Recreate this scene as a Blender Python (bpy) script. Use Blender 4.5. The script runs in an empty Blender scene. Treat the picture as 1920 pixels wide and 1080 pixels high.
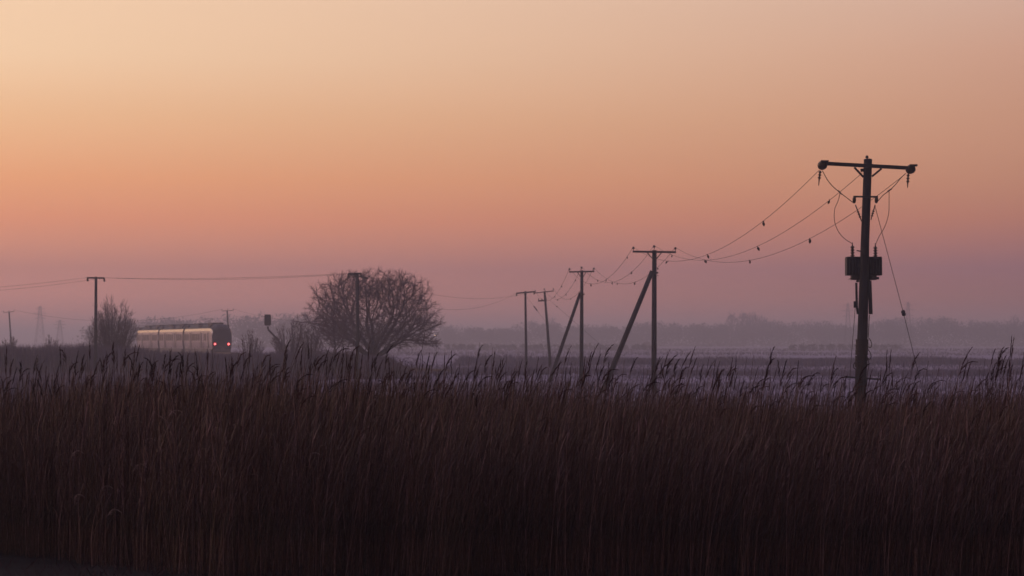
import bpy, math, random
import numpy as np
from mathutils import Vector, Matrix

R = math.radians
scene = bpy.context.scene
COL = scene.collection

# ------------------------------------------------------------------ camera
F = 4330.0                       # focal length in pixels of a 1920 px wide frame
CAMZ = 3.0
PITCH = math.atan(100.0 / F)
cam_d = bpy.data.cameras.new('camera')
cam = bpy.data.objects.new('camera', cam_d)
COL.objects.link(cam)
cam.location = (0, 0, CAMZ)
cam.rotation_euler = (R(90) + PITCH, 0, 0)
cam_d.sensor_width = 36.0
cam_d.lens = 36.0 * F / 1920.0
cam_d.clip_start = 0.2
cam_d.clip_end = 20000
cam_d.dof.use_dof = True
cam_d.dof.focus_distance = 30.0
cam_d.dof.aperture_fstop = 6.3
scene.camera = cam

def at(px, py, D):
    """point seen at pixel (px, py) of the 1920x1080 photograph, D metres down the view"""
    u = (px - 960.0) / F
    v = (540.0 - py) / F
    c, s = math.cos(PITCH), math.sin(PITCH)
    d = Vector((u, c - v * s, s + v * c))
    return Vector((0, 0, CAMZ)) + d * (D / d.y)

def px_of(p):
    c, s = math.cos(PITCH), math.sin(PITCH)
    fy = p[1] * c + (p[2] - CAMZ) * s
    return 960 + F * p[0] / fy

# ------------------------------------------------------------------ world
world = bpy.data.worlds.new('World')
scene.world = world
world.use_nodes = True
nt = world.node_tree
N, L = nt.nodes, nt.links
N.clear()
SUN_AZ = -62.0                   # degrees from the view direction, negative = left
sun_dir = (math.sin(R(SUN_AZ)), math.cos(R(SUN_AZ)))
out = N.new('ShaderNodeOutputWorld')
tc = N.new('ShaderNodeTexCoord')
sep = N.new('ShaderNodeSeparateXYZ'); L.new(tc.outputs['Generated'], sep.inputs[0])
def M_(op, a, b=None, c=None, clamp=False):
    n = N.new('ShaderNodeMath'); n.operation = op; n.use_clamp = clamp
    for i, v in enumerate((a, b, c)):
        if v is None: continue
        if isinstance(v, (int, float)): n.inputs[i].default_value = v
        else: L.new(v, n.inputs[i])
    return n.outputs[0]
el = M_('DIVIDE', M_('ARCSINE', sep.outputs[2]), R(90))
elc = M_('MAXIMUM', el, 0.0)
u = M_('SQRT', elc)
hx = M_('MULTIPLY', sep.outputs[0], sun_dir[0])
hy = M_('MULTIPLY', sep.outputs[1], sun_dir[1])
hl = M_('SQRT', M_('ADD', M_('MULTIPLY', sep.outputs[0], sep.outputs[0]), M_('MULTIPLY', sep.outputs[1], sep.outputs[1])))
cosaz = M_('DIVIDE', M_('ADD', hx, hy), M_('MAXIMUM', hl, 0.001))   # 1 toward the glow, -1 away
def ramp(stops, fac):
    r = N.new('ShaderNodeValToRGB'); L.new(fac, r.inputs[0])
    e = r.color_ramp.elements
    while len(e) > 1: e.remove(e[-1])
    for i, (deg, c) in enumerate(stops):
        p = math.sqrt(max(deg, 0) / 90.0)
        k = e[0] if i == 0 else e.new(p)
        k.position = p
        k.color = (c[0] / 2, c[1] / 2, c[2] / 2, 1)
    return r.outputs[0]
#SKY_BEGIN
SKY_GLOW = [(0, (0.85, 0.33, 0.28)), (1.1, (0.8, 0.31, 0.27)), (1.8, (0.6357, 0.2516, 0.2273)), (2.4, (0.8076, 0.2989, 0.2129)), (3, (0.9306, 0.3208, 0.1925)), (4, (1.0182, 0.4047, 0.196)), (5.5, (1.0368, 0.5719, 0.3077)), (7, (1.0997, 0.7346, 0.4588)), (8.5, (1.0744, 0.7136, 0.4488)), (16, (0.8, 0.6, 0.5)), (35, (0.48, 0.41, 0.55)), (90, (0.29, 0.255, 0.56))]
SKY_FAR = [(0, (0.32, 0.12, 0.13)), (1.1, (0.31, 0.12, 0.13)), (1.8, (0.2686, 0.1158, 0.1658)), (2.4, (0.3773, 0.1387, 0.1513)), (3, (0.4727, 0.1661, 0.1366)), (4, (0.5392, 0.2232, 0.1555)), (5.5, (0.5939, 0.2759, 0.1895)), (7, (0.6388, 0.3265, 0.2367)), (8.5, (0.6901, 0.411, 0.3214)), (16, (0.46, 0.33, 0.32)), (35, (0.33, 0.27, 0.4)), (90, (0.27, 0.24, 0.53))]
#SKY_END
# azimuth weight: view left edge (-12.5 deg) .. right edge (+12.5 deg)
gw = M_('MULTIPLY_ADD', cosaz, 1.963, -0.524)
gw = M_('MINIMUM', M_('MAXIMUM', gw, 0.0), 1.0)
mix = N.new('ShaderNodeMix'); mix.data_type = 'RGBA'
L.new(gw, mix.inputs[0])
L.new(ramp(SKY_FAR, u), mix.inputs[6]); L.new(ramp(SKY_GLOW, u), mix.inputs[7])
# faint streaks of thin high cloud
mp = N.new('ShaderNodeMapping'); mp.inputs['Scale'].default_value = (1.2, 1.2, 16.0); mp.inputs['Rotation'].default_value = (0, R(4), 0)
L.new(tc.outputs['Generated'], mp.inputs[0])
ns = N.new('ShaderNodeTexNoise'); ns.inputs['Scale'].default_value = 2.2; ns.inputs['Detail'].default_value = 5
L.new(mp.outputs[0], ns.inputs['Vector'])
streak = M_('MULTIPLY_ADD', ns.outputs[0], 0.06, 0.97)
dusk = N.new('ShaderNodeMapRange'); dusk.interpolation_type = 'SMOOTHSTEP'   # the sky opposite the glow is the dim side of dusk
L.new(cosaz, dusk.inputs[0]); dusk.inputs[1].default_value = -.8; dusk.inputs[2].default_value = .2
dusk.inputs[3].default_value = .18; dusk.inputs[4].default_value = 1
hi_ = N.new('ShaderNodeMapRange'); L.new(elc, hi_.inputs[0]); hi_.inputs[1].default_value = .35; hi_.inputs[2].default_value = .9
dm = M_('ADD', dusk.outputs[0], M_('MULTIPLY', M_('SUBTRACT', 1.0, dusk.outputs[0]), hi_.outputs[0]))
streak = M_('MULTIPLY', streak, dm)
vm = N.new('ShaderNodeVectorMath'); vm.operation = 'SCALE'
L.new(mix.outputs[2], vm.inputs[0]); L.new(streak, vm.inputs['Scale'])
bg = N.new('ShaderNodeBackground'); bg.inputs[1].default_value = 2.0 * 0.93
L.new(vm.outputs[0], bg.inputs[0])
sky = N.new('ShaderNodeTexSky'); sky.sky_type = 'NISHITA'; sky.sun_disc = False
sky.sun_elevation = R(1.2); sky.sun_rotation = R(SUN_AZ)
bg2 = N.new('ShaderNodeBackground'); L.new(sky.outputs[0], bg2.inputs[0]); bg2.inputs[1].default_value = 0.05
add = N.new('ShaderNodeAddShader'); L.new(bg.outputs[0], add.inputs[0]); L.new(bg2.outputs[0], add.inputs[1])
L.new(add.outputs[0], out.inputs[0])

# ------------------------------------------------------------------ sun (down at the horizon, only an afterglow)
sl = bpy.data.lights.new('sun', 'SUN'); sl.energy = 0.6; sl.angle = R(8); sl.color = (1.0, .55, .42)
so = bpy.data.objects.new('sun', sl); COL.objects.link(so)
e_ = R(2.0)
sv = Vector((sun_dir[0] * math.cos(e_), sun_dir[1] * math.cos(e_), math.sin(e_)))
so.rotation_euler = sv.to_track_quat('Z', 'Y').to_euler()
so.location = (-40, 20, 30)

# ------------------------------------------------------------------ render look
scene.render.engine = 'CYCLES'
scene.view_settings.view_transform = 'Standard'
scene.view_settings.look = 'None'
scene.view_settings.exposure = 0
scene.view_settings.gamma = 1
scene.view_settings.use_curve_mapping = False
scene.cycles.use_denoising = True
scene.cycles.use_adaptive_sampling = False
scene.cycles.max_bounces = 5
scene.cycles.diffuse_bounces = 2
scene.cycles.glossy_bounces = 2
scene.cycles.volume_bounces = 0
scene.cycles.transparent_max_bounces = 6

# ------------------------------------------------------------------ materials
def material(name, color, rough=0.75, metal=0.0, color2=None, scale=4.0, stretch=(1, 1, 1), spec=0.3, bump=0.0,
             per_obj=0.0, emit=None, detail=4.0, lo=.35, hi=.65):
    m = bpy.data.materials.new(name); m.use_nodes = True
    n, l = m.node_tree.nodes, m.node_tree.links
    b = n['Principled BSDF']
    b.inputs['Roughness'].default_value = rough
    b.inputs['Metallic'].default_value = metal
    b.inputs['Specular IOR Level'].default_value = spec
    t = n.new('ShaderNodeTexCoord'); mpp = n.new('ShaderNodeMapping'); mpp.inputs['Scale'].default_value = stretch
    l.new(t.outputs['Object'], mpp.inputs[0])
    z = n.new('ShaderNodeTexNoise'); z.inputs['Scale'].default_value = scale; z.inputs['Detail'].default_value = detail
    l.new(mpp.outputs[0], z.inputs['Vector'])
    r = n.new('ShaderNodeValToRGB'); l.new(z.outputs[0], r.inputs[0])
    c2 = color2 or tuple(c * 0.7 for c in color)
    r.color_ramp.elements[0].position = lo; r.color_ramp.elements[1].position = hi
    r.color_ramp.elements[0].color = (*c2, 1); r.color_ramp.elements[1].color = (*color, 1)
    src = r.outputs[0]
    if per_obj:
        oi = n.new('ShaderNodeObjectInfo')
        ma = n.new('ShaderNodeMath'); ma.operation = 'MULTIPLY_ADD'
        l.new(oi.outputs['Random'], ma.inputs[0]); ma.inputs[1].default_value = per_obj; ma.inputs[2].default_value = 1 - per_obj / 2
        h = n.new('ShaderNodeVectorMath'); h.operation = 'SCALE'
        l.new(src, h.inputs[0]); l.new(ma.outputs[0], h.inputs['Scale']); src = h.outputs[0]
    l.new(src, b.inputs['Base Color'])
    if bump:
        bp = n.new('ShaderNodeBump'); bp.inputs['Strength'].default_value = bump; bp.inputs['Distance'].default_value = 0.02
        l.new(z.outputs[0], bp.inputs['Height']); l.new(bp.outputs[0], b.inputs['Normal'])
    if emit:
        b.inputs['Emission Color'].default_value = (*emit[0], 1); b.inputs['Emission Strength'].default_value = emit[1]
    return m

MAT = dict(
    wood=material('weathered_pole_wood', (.042, .040, .046), .85, color2=(.020, .019, .023), scale=3, stretch=(9, 9, .5), bump=.5, spec=.15),
    iron=material('galvanised_iron', (.060, .058, .065), .6, .5, scale=8),
    darkpaint=material('dark_grey_paint', (.028, .030, .040), .6, 0, scale=6, spec=.25),
    ceramic=material('brown_glazed_ceramic', (.045, .030, .028), .35, 0, scale=9, spec=.4),
    cable=material('dull_metal_cable', (.035, .028, .028), .7, .3, scale=20),
    tag=material('black_plastic_tag', (.025, .02, .022), .6, 0, scale=20),
    bark=material('damp_bark', (.075, .058, .075), .9, color2=(.04, .03, .04), scale=5, bump=.3, spec=.1),
    twig=material('bare_twigs', (.13, .085, .10), .9, color2=(.09, .06, .075), scale=2, spec=.1),
    scrub=material('winter_scrub', (.17, .13, .175), .95, color2=(.11, .085, .12), scale=.35, spec=.05),
    farwood=material('distant_wood', (.055, .048, .060), .95, color2=(.035, .032, .045), scale=.05, spec=.05),
    strip=material('dead_sedge', (.17, .135, .18), .95, color2=(.12, .10, .135), scale=.3, spec=.05),
    reed=material('dry_reed_stem', (.125, .045, .037), .5, color2=(.034, .011, .012), scale=2.2, spec=.35),
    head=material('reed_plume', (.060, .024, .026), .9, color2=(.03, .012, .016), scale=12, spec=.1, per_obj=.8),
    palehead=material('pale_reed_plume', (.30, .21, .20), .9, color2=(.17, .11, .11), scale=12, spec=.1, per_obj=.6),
    paint=material('pale_train_paint', (.38, .32, .33), .38, .15, color2=(.30, .25, .27), scale=1.2, spec=.6, detail=6),
    shoulder=material('roof_shoulder_highlight', (.62, .50, .47), .24, .7, color2=(.48, .38, .37), scale=1.5, spec=.6),  # sky reflection along the roof edge, painted in as a paler strip
    skirt=material('grey_skirt', (.16, .14, .14), .7, color2=(.10, .09, .09), scale=2),
    roof=material('sooty_train_roof', (.055, .05, .06), .7, color2=(.035, .03, .04), scale=1),
    front=material('dark_cab_front', (.055, .045, .060), .5, color2=(.045, .037, .052), scale=1.5),
    glass=material('dark_window_glass', (.05, .045, .055), .45, 0, scale=1, spec=.4),
    dooro=material('dull_door_paint', (.22, .20, .20), .45, 0, scale=2),
    red=material('red_tail_light', (.5, .02, .03), .4, emit=((1.0, .09, .09), 6.0)),
    lamp=material('lit_street_lamp', (.8, .7, .5), .4, emit=((1.0, .72, .45), 4.0)),
    rail=material('rusty_rail', (.09, .06, .05), .6, .6, scale=3),
    ballast=material('track_ballast', (.10, .09, .09), .95, color2=(.05, .045, .045), scale=12, bump=.5),
)

def reed_tint(m, stops):
    """every stem takes its own colour: most brown, a few pale for variety and as painted highlights"""
    n, l = m.node_tree.nodes, m.node_tree.links
    b = n['Principled BSDF']; old = b.inputs['Base Color'].links[0].from_socket
    oi = n.new('ShaderNodeObjectInfo'); r = n.new('ShaderNodeValToRGB'); l.new(oi.outputs['Random'], r.inputs[0])
    e = r.color_ramp.elements; e[0].position = stops[0][0]; e[0].color = (*stops[0][1], 1); e[1].position = stops[-1][0]; e[1].color = (*stops[-1][1], 1)
    for p, c in stops[1:-1]:
        k = e.new(p); k.color = (*c, 1)
    mu = n.new('ShaderNodeVectorMath'); mu.operation = 'MULTIPLY'; l.new(old, mu.inputs[0]); l.new(r.outputs[0], mu.inputs[1])
    l.new(mu.outputs[0], b.inputs['Base Color'])
reed_tint(MAT['reed'], [(0, (.35, .25, .3)), (.4, (.6, .5, .5)), (.78, (.9, .9, .9)), (.88, (1.4, 1.6, 1.7)), (.95, (2.6, 3.8, 4.2)), (1, (3.2, 5.0, 5.4))])  # palest stops put bright highlights into the stem colour

# ------------------------------------------------------------------ mesh builder
class MB:
    def __init__(s): s.v = []; s.f = []; s.n = 0
    def raw(s, V, Fc):
        V = np.asarray(V, dtype=float).reshape(-1, 3)
        s.v.append(V); s.f.extend([tuple(int(i) + s.n for i in f) for f in Fc]); s.n += len(V)
    def tube(s, pts, r, k=6, cap=True):
        pts = [Vector(p) for p in pts]
        if isinstance(r, (int, float)): r = [r] * len(pts)
        V = []; Fc = []
        t0 = (pts[1] - pts[0]).normalized()
        ref = Vector((0, 0, 1)) if abs(t0.z) < .9 else Vector((0, 1, 0))
        a = t0.cross(ref).normalized()
        for i, p in enumerate(pts):
            t = (pts[min(i + 1, len(pts) - 1)] - pts[max(i - 1, 0)]).normalized()
            a = (a - t * a.dot(t)).normalized(); b = t.cross(a)
            for j in range(k):
                w = 2 * math.pi * j / k
                V.append(p + (a * math.cos(w) + b * math.sin(w)) * r[i])
        for i in range(len(pts) - 1):
            for j in range(k):
                j2 = (j + 1) % k
                Fc.append((i * k + j, i * k + j2, (i + 1) * k + j2, (i + 1) * k + j))
        if cap:
            Fc.append(tuple(range(k - 1, -1, -1))); Fc.append(tuple((len(pts) - 1) * k + j for j in range(k)))
        s.raw([tuple(v) for v in V], Fc); return s
    def box(s, c, size, rot=None):
        c = Vector(c); h = [x / 2 for x in size]
        V = [Vector((sx * h[0], sy * h[1], sz * h[2])) for sx in (-1, 1) for sy in (-1, 1) for sz in (-1, 1)]
        if rot is not None: V = [rot @ v for v in V]
        s.raw([tuple(c + v) for v in V], [(0, 1, 3, 2), (4, 6, 7, 5), (0, 4, 5, 1), (2, 3, 7, 6), (0, 2, 6, 4), (1, 5, 7, 3)]); return s
    def beam(s, p0, p1, w, h):
        """rectangular bar from p0 to p1, w wide across, h high"""
        p0, p1 = Vector(p0), Vector(p1); d = (p1 - p0); l = d.length; d.normalize()
        side = d.cross(Vector((0, 0, 1)))
        if side.length < .01: side = Vector((0, 1, 0))
        side.normalize(); up = side.cross(d)
        rot = Matrix((side, d, up)).transposed()
        return s.box((p0 + p1) / 2, (w, l, h), rot)
    def lathe(s, p, prof, k=10, axis=Vector((0, 0, 1))):
        """prof: (distance along axis, radius)"""
        p = Vector(p); axis = Vector(axis).normalized()
        pts = [p + axis * z for z, _ in prof]
        ref = Vector((1, 0, 0)) if abs(axis.x) < .9 else Vector((0, 1, 0))
        a = axis.cross(ref).normalized(); b = axis.cross(a)
        V = [tuple(q + (a * math.cos(2 * math.pi * j / k) + b * math.sin(2 * math.pi * j / k)) * max(r, 1e-4)) for q, (_, r) in zip(pts, prof) for j in range(k)]
        Fc = [(i * k + j, i * k + (j + 1) % k, (i + 1) * k + (j + 1) % k, (i + 1) * k + j) for i in range(len(prof) - 1) for j in range(k)]
        Fc += [tuple(range(k - 1, -1, -1)), tuple((len(prof) - 1) * k + j for j in range(k))]
        s.raw(V, Fc); return s
    def build(s, name, mat, parent=None, smooth=False):
        org = Vector((0, 0, 0)); q = parent
        while q is not None: org += q.location; q = q.parent
        V = np.concatenate(s.v) - np.array(org)
        me = bpy.data.meshes.new(name); me.from_pydata(V.tolist(), [], s.f)
        me.materials.append(mat)
        if smooth: me.polygons.foreach_set('use_smooth', [True] * len(me.polygons))
        o = bpy.data.objects.new(name, me); COL.objects.link(o); o.parent = parent
        return o

def quick_mesh(name, V, T, mat, parent=None):
    """fast triangle/quad mesh from numpy arrays"""
    V = np.asarray(V, dtype=np.float32); T = np.asarray(T, dtype=np.int32); k = T.shape[1]
    me = bpy.data.meshes.new(name)
    me.vertices.add(len(V)); me.vertices.foreach_set('co', V.ravel())
    me.loops.add(T.size); me.loops.foreach_set('vertex_index', T.ravel())
    me.polygons.add(len(T)); me.polygons.foreach_set('loop_start', np.arange(0, T.size, k, dtype=np.int32))
    me.polygons.foreach_set('loop_total', np.full(len(T), k, dtype=np.int32))
    me.update(); me.validate()
    me.materials.append(mat)
    o = bpy.data.objects.new(name, me); COL.objects.link(o); o.parent = parent
    return o

def tag(o, label=None, cat=None, group=None, kind=None):
    if label: o['label'] = label
    if cat: o['category'] = cat
    if group: o['group'] = group
    if kind: o['kind'] = kind
    return o

def empty(name, loc, label, cat, group=None):
    o = bpy.data.objects.new(name, None); COL.objects.link(o); o.location = loc; o.empty_display_size = .3
    return tag(o, label, cat, group)

def copy_tree(o, parent=None):
    c = o.copy(); COL.objects.link(c); c.parent = parent
    for ch in list(o.children): copy_tree(ch, c)
    return c

# ------------------------------------------------------------------ ground
rng = np.random.default_rng(7)
def vnoise(x, y, s, seed):
    x = np.asarray(x, float) / s; y = np.asarray(y, float) / s
    xi = np.floor(x).astype(int); yi = np.floor(y).astype(int); fx = x - xi; fy = y - yi
    fx = fx * fx * (3 - 2 * fx); fy = fy * fy * (3 - 2 * fy)
    def h(a, b):
        n = (a * 374761393 + b * 668265263 + seed * 1442695041) & 0x7fffffff
        n = ((n ^ (n >> 13)) * 1274126177) & 0x7fffffff
        return ((n ^ (n >> 16)) & 0xffff) / 65535.0
    return (h(xi, yi) * (1 - fx) + h(xi + 1, yi) * fx) * (1 - fy) + (h(xi, yi + 1) * (1 - fx) + h(xi + 1, yi + 1) * fx) * fy
def ground_z(x, y):
    x = np.asarray(x, float); y = np.asarray(y, float)
    z = np.interp(y, [-400, -40, 0, 12, 18, 24, 34, 48, 60, 20000], [0, 1.2, 1.2, 1.2, 1.08, .95, .6, .2, 0, 0])
    z = z + (vnoise(x, y, 3.1, 1) - .5) * .10 * np.interp(y, [0, 60, 90], [1, 1, .3]) + (vnoise(x, y, 23, 2) - .5) * .14
    return z
gx = np.concatenate([-np.geomspace(3000, 40, 30), np.linspace(-36, 36, 73), np.geomspace(40, 3000, 30)])
gy = np.concatenate([[-800, -300, -100, -50, -20, -8], np.linspace(0, 70, 90), np.geomspace(72, 5200, 90)])
GX, GY = np.meshgrid(gx, gy)
GZ = ground_z(GX, GY)
nx, ny = len(gx), len(gy)
idx = np.arange(nx * ny).reshape(ny, nx)
quads = np.stack([idx[:-1, :-1], idx[:-1, 1:], idx[1:, 1:], idx[1:, :-1]], -1).reshape(-1, 4)
gm = bpy.data.materials.new('marsh_ground'); gm.use_nodes = True
n, l = gm.node_tree.nodes, gm.node_tree.links
b = n['Principled BSDF']; b.inputs['Roughness'].default_value = .95; b.inputs['Specular IOR Level'].default_value = .1
g = n.new('ShaderNodeNewGeometry')
mp1 = n.new('ShaderNodeMapping'); mp1.inputs['Scale'].default_value = (.006, .035, 0); l.new(g.outputs['Position'], mp1.inputs[0])
n1 = n.new('ShaderNodeTexNoise'); n1.inputs['Scale'].default_value = 1; n1.inputs['Detail'].default_value = 6; l.new(mp1.outputs[0], n1.inputs['Vector'])
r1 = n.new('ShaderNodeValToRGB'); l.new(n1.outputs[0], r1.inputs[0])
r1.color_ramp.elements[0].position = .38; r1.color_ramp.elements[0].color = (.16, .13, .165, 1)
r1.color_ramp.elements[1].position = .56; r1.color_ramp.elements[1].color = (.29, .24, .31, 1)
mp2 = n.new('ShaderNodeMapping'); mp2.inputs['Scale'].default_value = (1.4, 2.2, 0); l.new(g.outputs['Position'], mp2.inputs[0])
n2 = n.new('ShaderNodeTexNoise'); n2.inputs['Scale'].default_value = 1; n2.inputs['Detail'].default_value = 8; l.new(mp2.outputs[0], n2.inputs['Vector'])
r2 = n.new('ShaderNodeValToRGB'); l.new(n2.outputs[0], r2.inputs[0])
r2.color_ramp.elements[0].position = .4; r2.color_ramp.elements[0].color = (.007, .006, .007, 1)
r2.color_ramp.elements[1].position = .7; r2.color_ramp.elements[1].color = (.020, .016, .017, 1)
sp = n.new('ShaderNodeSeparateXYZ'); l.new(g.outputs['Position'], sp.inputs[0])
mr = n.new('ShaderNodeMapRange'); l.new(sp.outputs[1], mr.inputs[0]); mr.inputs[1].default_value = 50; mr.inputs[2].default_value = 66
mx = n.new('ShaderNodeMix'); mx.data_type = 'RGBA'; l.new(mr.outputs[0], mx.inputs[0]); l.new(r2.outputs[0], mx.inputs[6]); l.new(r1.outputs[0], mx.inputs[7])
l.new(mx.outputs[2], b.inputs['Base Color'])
ground = quick_mesh('ground', np.stack([GX, GY, GZ], -1).reshape(-1, 3), quads, gm)
ground['kind'] = 'structure'

# ------------------------------------------------------------------ railway embankment with track
path = [(-140, 620, 1.3), (-82.0, 435, 1.4), (-57, 355, 1.4), (-36.5, 289, 1.4), (-27, 258, 1.2), (-20, 236, .8), (-14, 222, .35), (-6, 212, .1)]
def offset_path(P, off, dz):
    o = []
    for i, p in enumerate(P):
        a = Vector(P[max(i - 1, 0)][:2]); c = Vector(P[min(i + 1, len(P) - 1)][:2]); d = (c - a).normalized()
        o.append((p[0] + d.y * off, p[1] - d.x * off, max(p[2] + dz, -.2) if dz < -9 else p[2] + dz))
    return o
def sweep(name, P, prof, mat, parent=None):
    rows = [offset_path(P, o_, z_) for o_, z_ in prof]
    V = []; k = len(prof)
    for i in range(len(P)): V += [rows[j][i] for j in range(k)]
    Fq = [(i * k + j, i * k + j + 1, (i + 1) * k + j + 1, (i + 1) * k + j) for i in range(len(P) - 1) for j in range(k - 1)]
    mb = MB(); mb.raw(V, Fq); return mb.build(name, mat, parent)
emb_mat = material('rough_bank_grass', (.070, .055, .055), .95, color2=(.035, .028, .032), scale=.6, spec=.05)
emb = sweep('railway_embankment', path, [(-7, -1.7), (-4.2, -.3), (-3.6, -.1), (3.6, -.1), (4.2, -.3), (7, -1.7)], emb_mat); emb['kind'] = 'structure'
sweep('ballast', path, [(-2.2, -.1), (-1.6, .12), (1.6, .12), (2.2, -.1)], MAT['ballast'], emb)
for s_ in (-.72, .72):
    sweep('rail', path, [(s_ - .04, .12), (s_ - .035, .28), (s_ + .035, .28), (s_ + .04, .12)], MAT['rail'], emb)

# ------------------------------------------------------------------ train
front = Vector((-36.3, 289, 0)); ax = Vector((-20.5, 66, 0)).normalized()      # from visible end towards the far end
side = Vector((ax.y, -ax.x, 0))                                                 # to the right hand of ax
RZ = 1.68                                                                       # top of rail
tr = empty('passenger_train', (front.x, front.y, 0), 'pale three coach diesel train on the embankment with two red lamps lit', 'train')
def TP(s, t, z): return front + ax * s + side * t + Vector((0, 0, RZ + z))       # s along, t across, z up
PROF = [(1.26, .32), (1.33, .75), (1.37, 1.2), (1.38, 2.35), (1.34, 2.62), (1.22, 2.95), (1.02, 3.22), (.70, 3.42), (.35, 3.51), (0, 3.53)]
def full_prof(kx=1.0, kz=1.0, zb=.32):
    h = [(x * kx, zb + (z - zb) * kz) for x, z in PROF]
    return h + [(-x, z) for x, z in reversed(h[:-1])]
def loft(name, secs, mat, parent, cap=True, rng_=None):
    mb = MB(); V = []; k = None
    for s, pr in secs:
        pr = pr if rng_ is None else pr[rng_[0]:rng_[1]]
        k = len(pr); V += [tuple(TP(s, t, z)) for t, z in pr]
    Fc = [(i * k + j, (i + 1) * k + j, (i + 1) * k + j + 1, i * k + j + 1) for i in range(len(secs) - 1) for j in range(k - 1)]
    if cap: Fc += [tuple(range(k)), tuple((len(secs) - 1) * k + j for j in reversed(range(k)))]
    mb.raw(V, Fc); return mb.build(name, mat, parent)
CL = 21.2
for ci in range(3):
    s0 = ci * 22.2; s1 = s0 + CL
    coach = bpy.data.objects.new('coach', None); COL.objects.link(coach); coach.parent = tr
    coach.location = TP(s0, 0, 0) - tr.location
    cab = 1.5 if ci == 0 else 0
    secs = [(s0 + cab, full_prof()), (s1 - .25, full_prof()), (s1, full_prof(.97, .985))]
    if ci == 0:
        secs = [(s0, full_prof(.90, .80)), (s0 + .12, full_prof(.94, .88)), (s0 + .7, full_prof(.985, .965))] + secs
    # pale sides, shoulder strips coloured as a sky highlight, dark roof, as two lofts that share edges
    loft('side_panel', secs, MAT['paint'], coach, False, (0, 5))
    loft('side_panel', secs, MAT['paint'], coach, False, (14, 19))
    loft('roof_shoulder', secs, MAT['shoulder'], coach, False, (4, 6))
    loft('roof_shoulder', secs, MAT['shoulder'], coach, False, (13, 15))
    loft('roof', secs, MAT['roof'], coach, False, (5, 14))
    for s_end, pr, m_ in ((secs[0][0], secs[0][1], 'front' if ci == 0 else 'skirt'), (s1, secs[-1][1], 'skirt')):
        mb = MB(); mb.raw([tuple(TP(s_end, t, z)) for t, z in pr], [tuple(range(len(pr)))]); mb.build('cab_front' if (ci == 0 and s_end == secs[0][0]) else 'end_wall', MAT[m_], coach)
    rot = Matrix((side, ax, Vector((0, 0, 1)))).transposed()
    # skirt and underframe, bogies
    MB().box(TP((s0 + s1) / 2 + .2, 0, .05), (2.55, CL - 1.2, .62), rot).build('underframe', MAT['skirt'], coach)
    for sb in (s0 + 3.2, s1 - 3.2):
        mb = MB()
        mb.box(TP(sb, 0, -.15), (2.3, 3.2, .35), rot)
        for w_ in (-1.3, 1.3):
            for t_ in (-.78, .78): mb.lathe(TP(sb + w_, t_ - .06, -.22), [(0, .42), (.12, .42)], 12, side)
        mb.build('bogie', MAT['skirt'], coach)
    # windows and doors on both sides
    doors = (s0 + 6.6, s0 + 15.6) if ci else (s0 + 2.2, s0 + 7.2, s0 + 15.8)
    wins = [s0 + x for x in ((4.3, 9.2, 10.9, 12.6, 14.0, 17.6, 19.3, 20.8) if ci == 0 else (1.5, 3.2, 4.8, 8.6, 10.3, 12.0, 13.7, 17.6, 19.3, 20.9))]
    for sg in (-1, 1):
        for w in wins:
            f_ = MB().box(TP(w, sg * 1.384, 1.85), (.03, 1.3, .85), rot).build('window', MAT['glass'], coach)
        for d_ in doors:
            MB().box(TP(d_, sg * 1.388, 1.45), (.035, .78, 1.95), rot).build('door', MAT['dooro'], coach)
            MB().box(TP(d_, sg * 1.41, 1.85), (.015, .42, .9), rot).build('door_window', MAT['glass'], coach)
        # dark seams between panels
        for q in (s0 + 5.4, s0 + 8.0, s0 + 14.8, s1 - 1.0):
            MB().box(TP(q, sg * 1.383, 1.45), (.02, .09, 2.2), rot).build('panel_joint', MAT['skirt'], coach)
    # roof pods
    for q, l_ in ((s0 + 4.6, 3.4), (s0 + 14.8, 4.2)):
        MB().box(TP(q, 0, 3.50), (1.45, l_, .34), rot).build('roof_unit', MAT['roof'], coach)
    for q in (s0 + 2.4, s0 + 9.6, s0 + 19.6):
        for sg in (-1, 1): MB().box(TP(q, sg * .98, 3.20), (.42, 1.9, .34), rot).build('roof_vent', MAT['roof'], coach)
    if ci < 2:
        MB().box(TP(s1 + .5, 0, 1.75), (1.9, .98, 2.7), rot).build('gangway', MAT['roof'], coach)
    if ci == 0:
        MB().box(TP(s0 - .02, 0, 2.15), (2.05, .06, .95), rot).build('windscreen', MAT['glass'], coach)
        MB().box(TP(s0 - .15, 0, .35), (.5, .5, .4), rot).build('coupler', MAT['skirt'], coach)
        MB().box(TP(s0 + .1, 0, -.05), (2.2, .5, .7), rot).build('snowplough', MAT['skirt'], coach)
        MB().box(TP(s0 - .02, 0, 1.25), (1.3, .05, .45), rot).build('lower_panel', MAT['roof'], coach)
        for t_ in (-.86, .86):
            MB().lathe(TP(s0 - .02, t_, .98), [(0, .125), (.10, .11), (.13, .05)], 12, -ax).build('tail_light', MAT['red'], coach)

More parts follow.
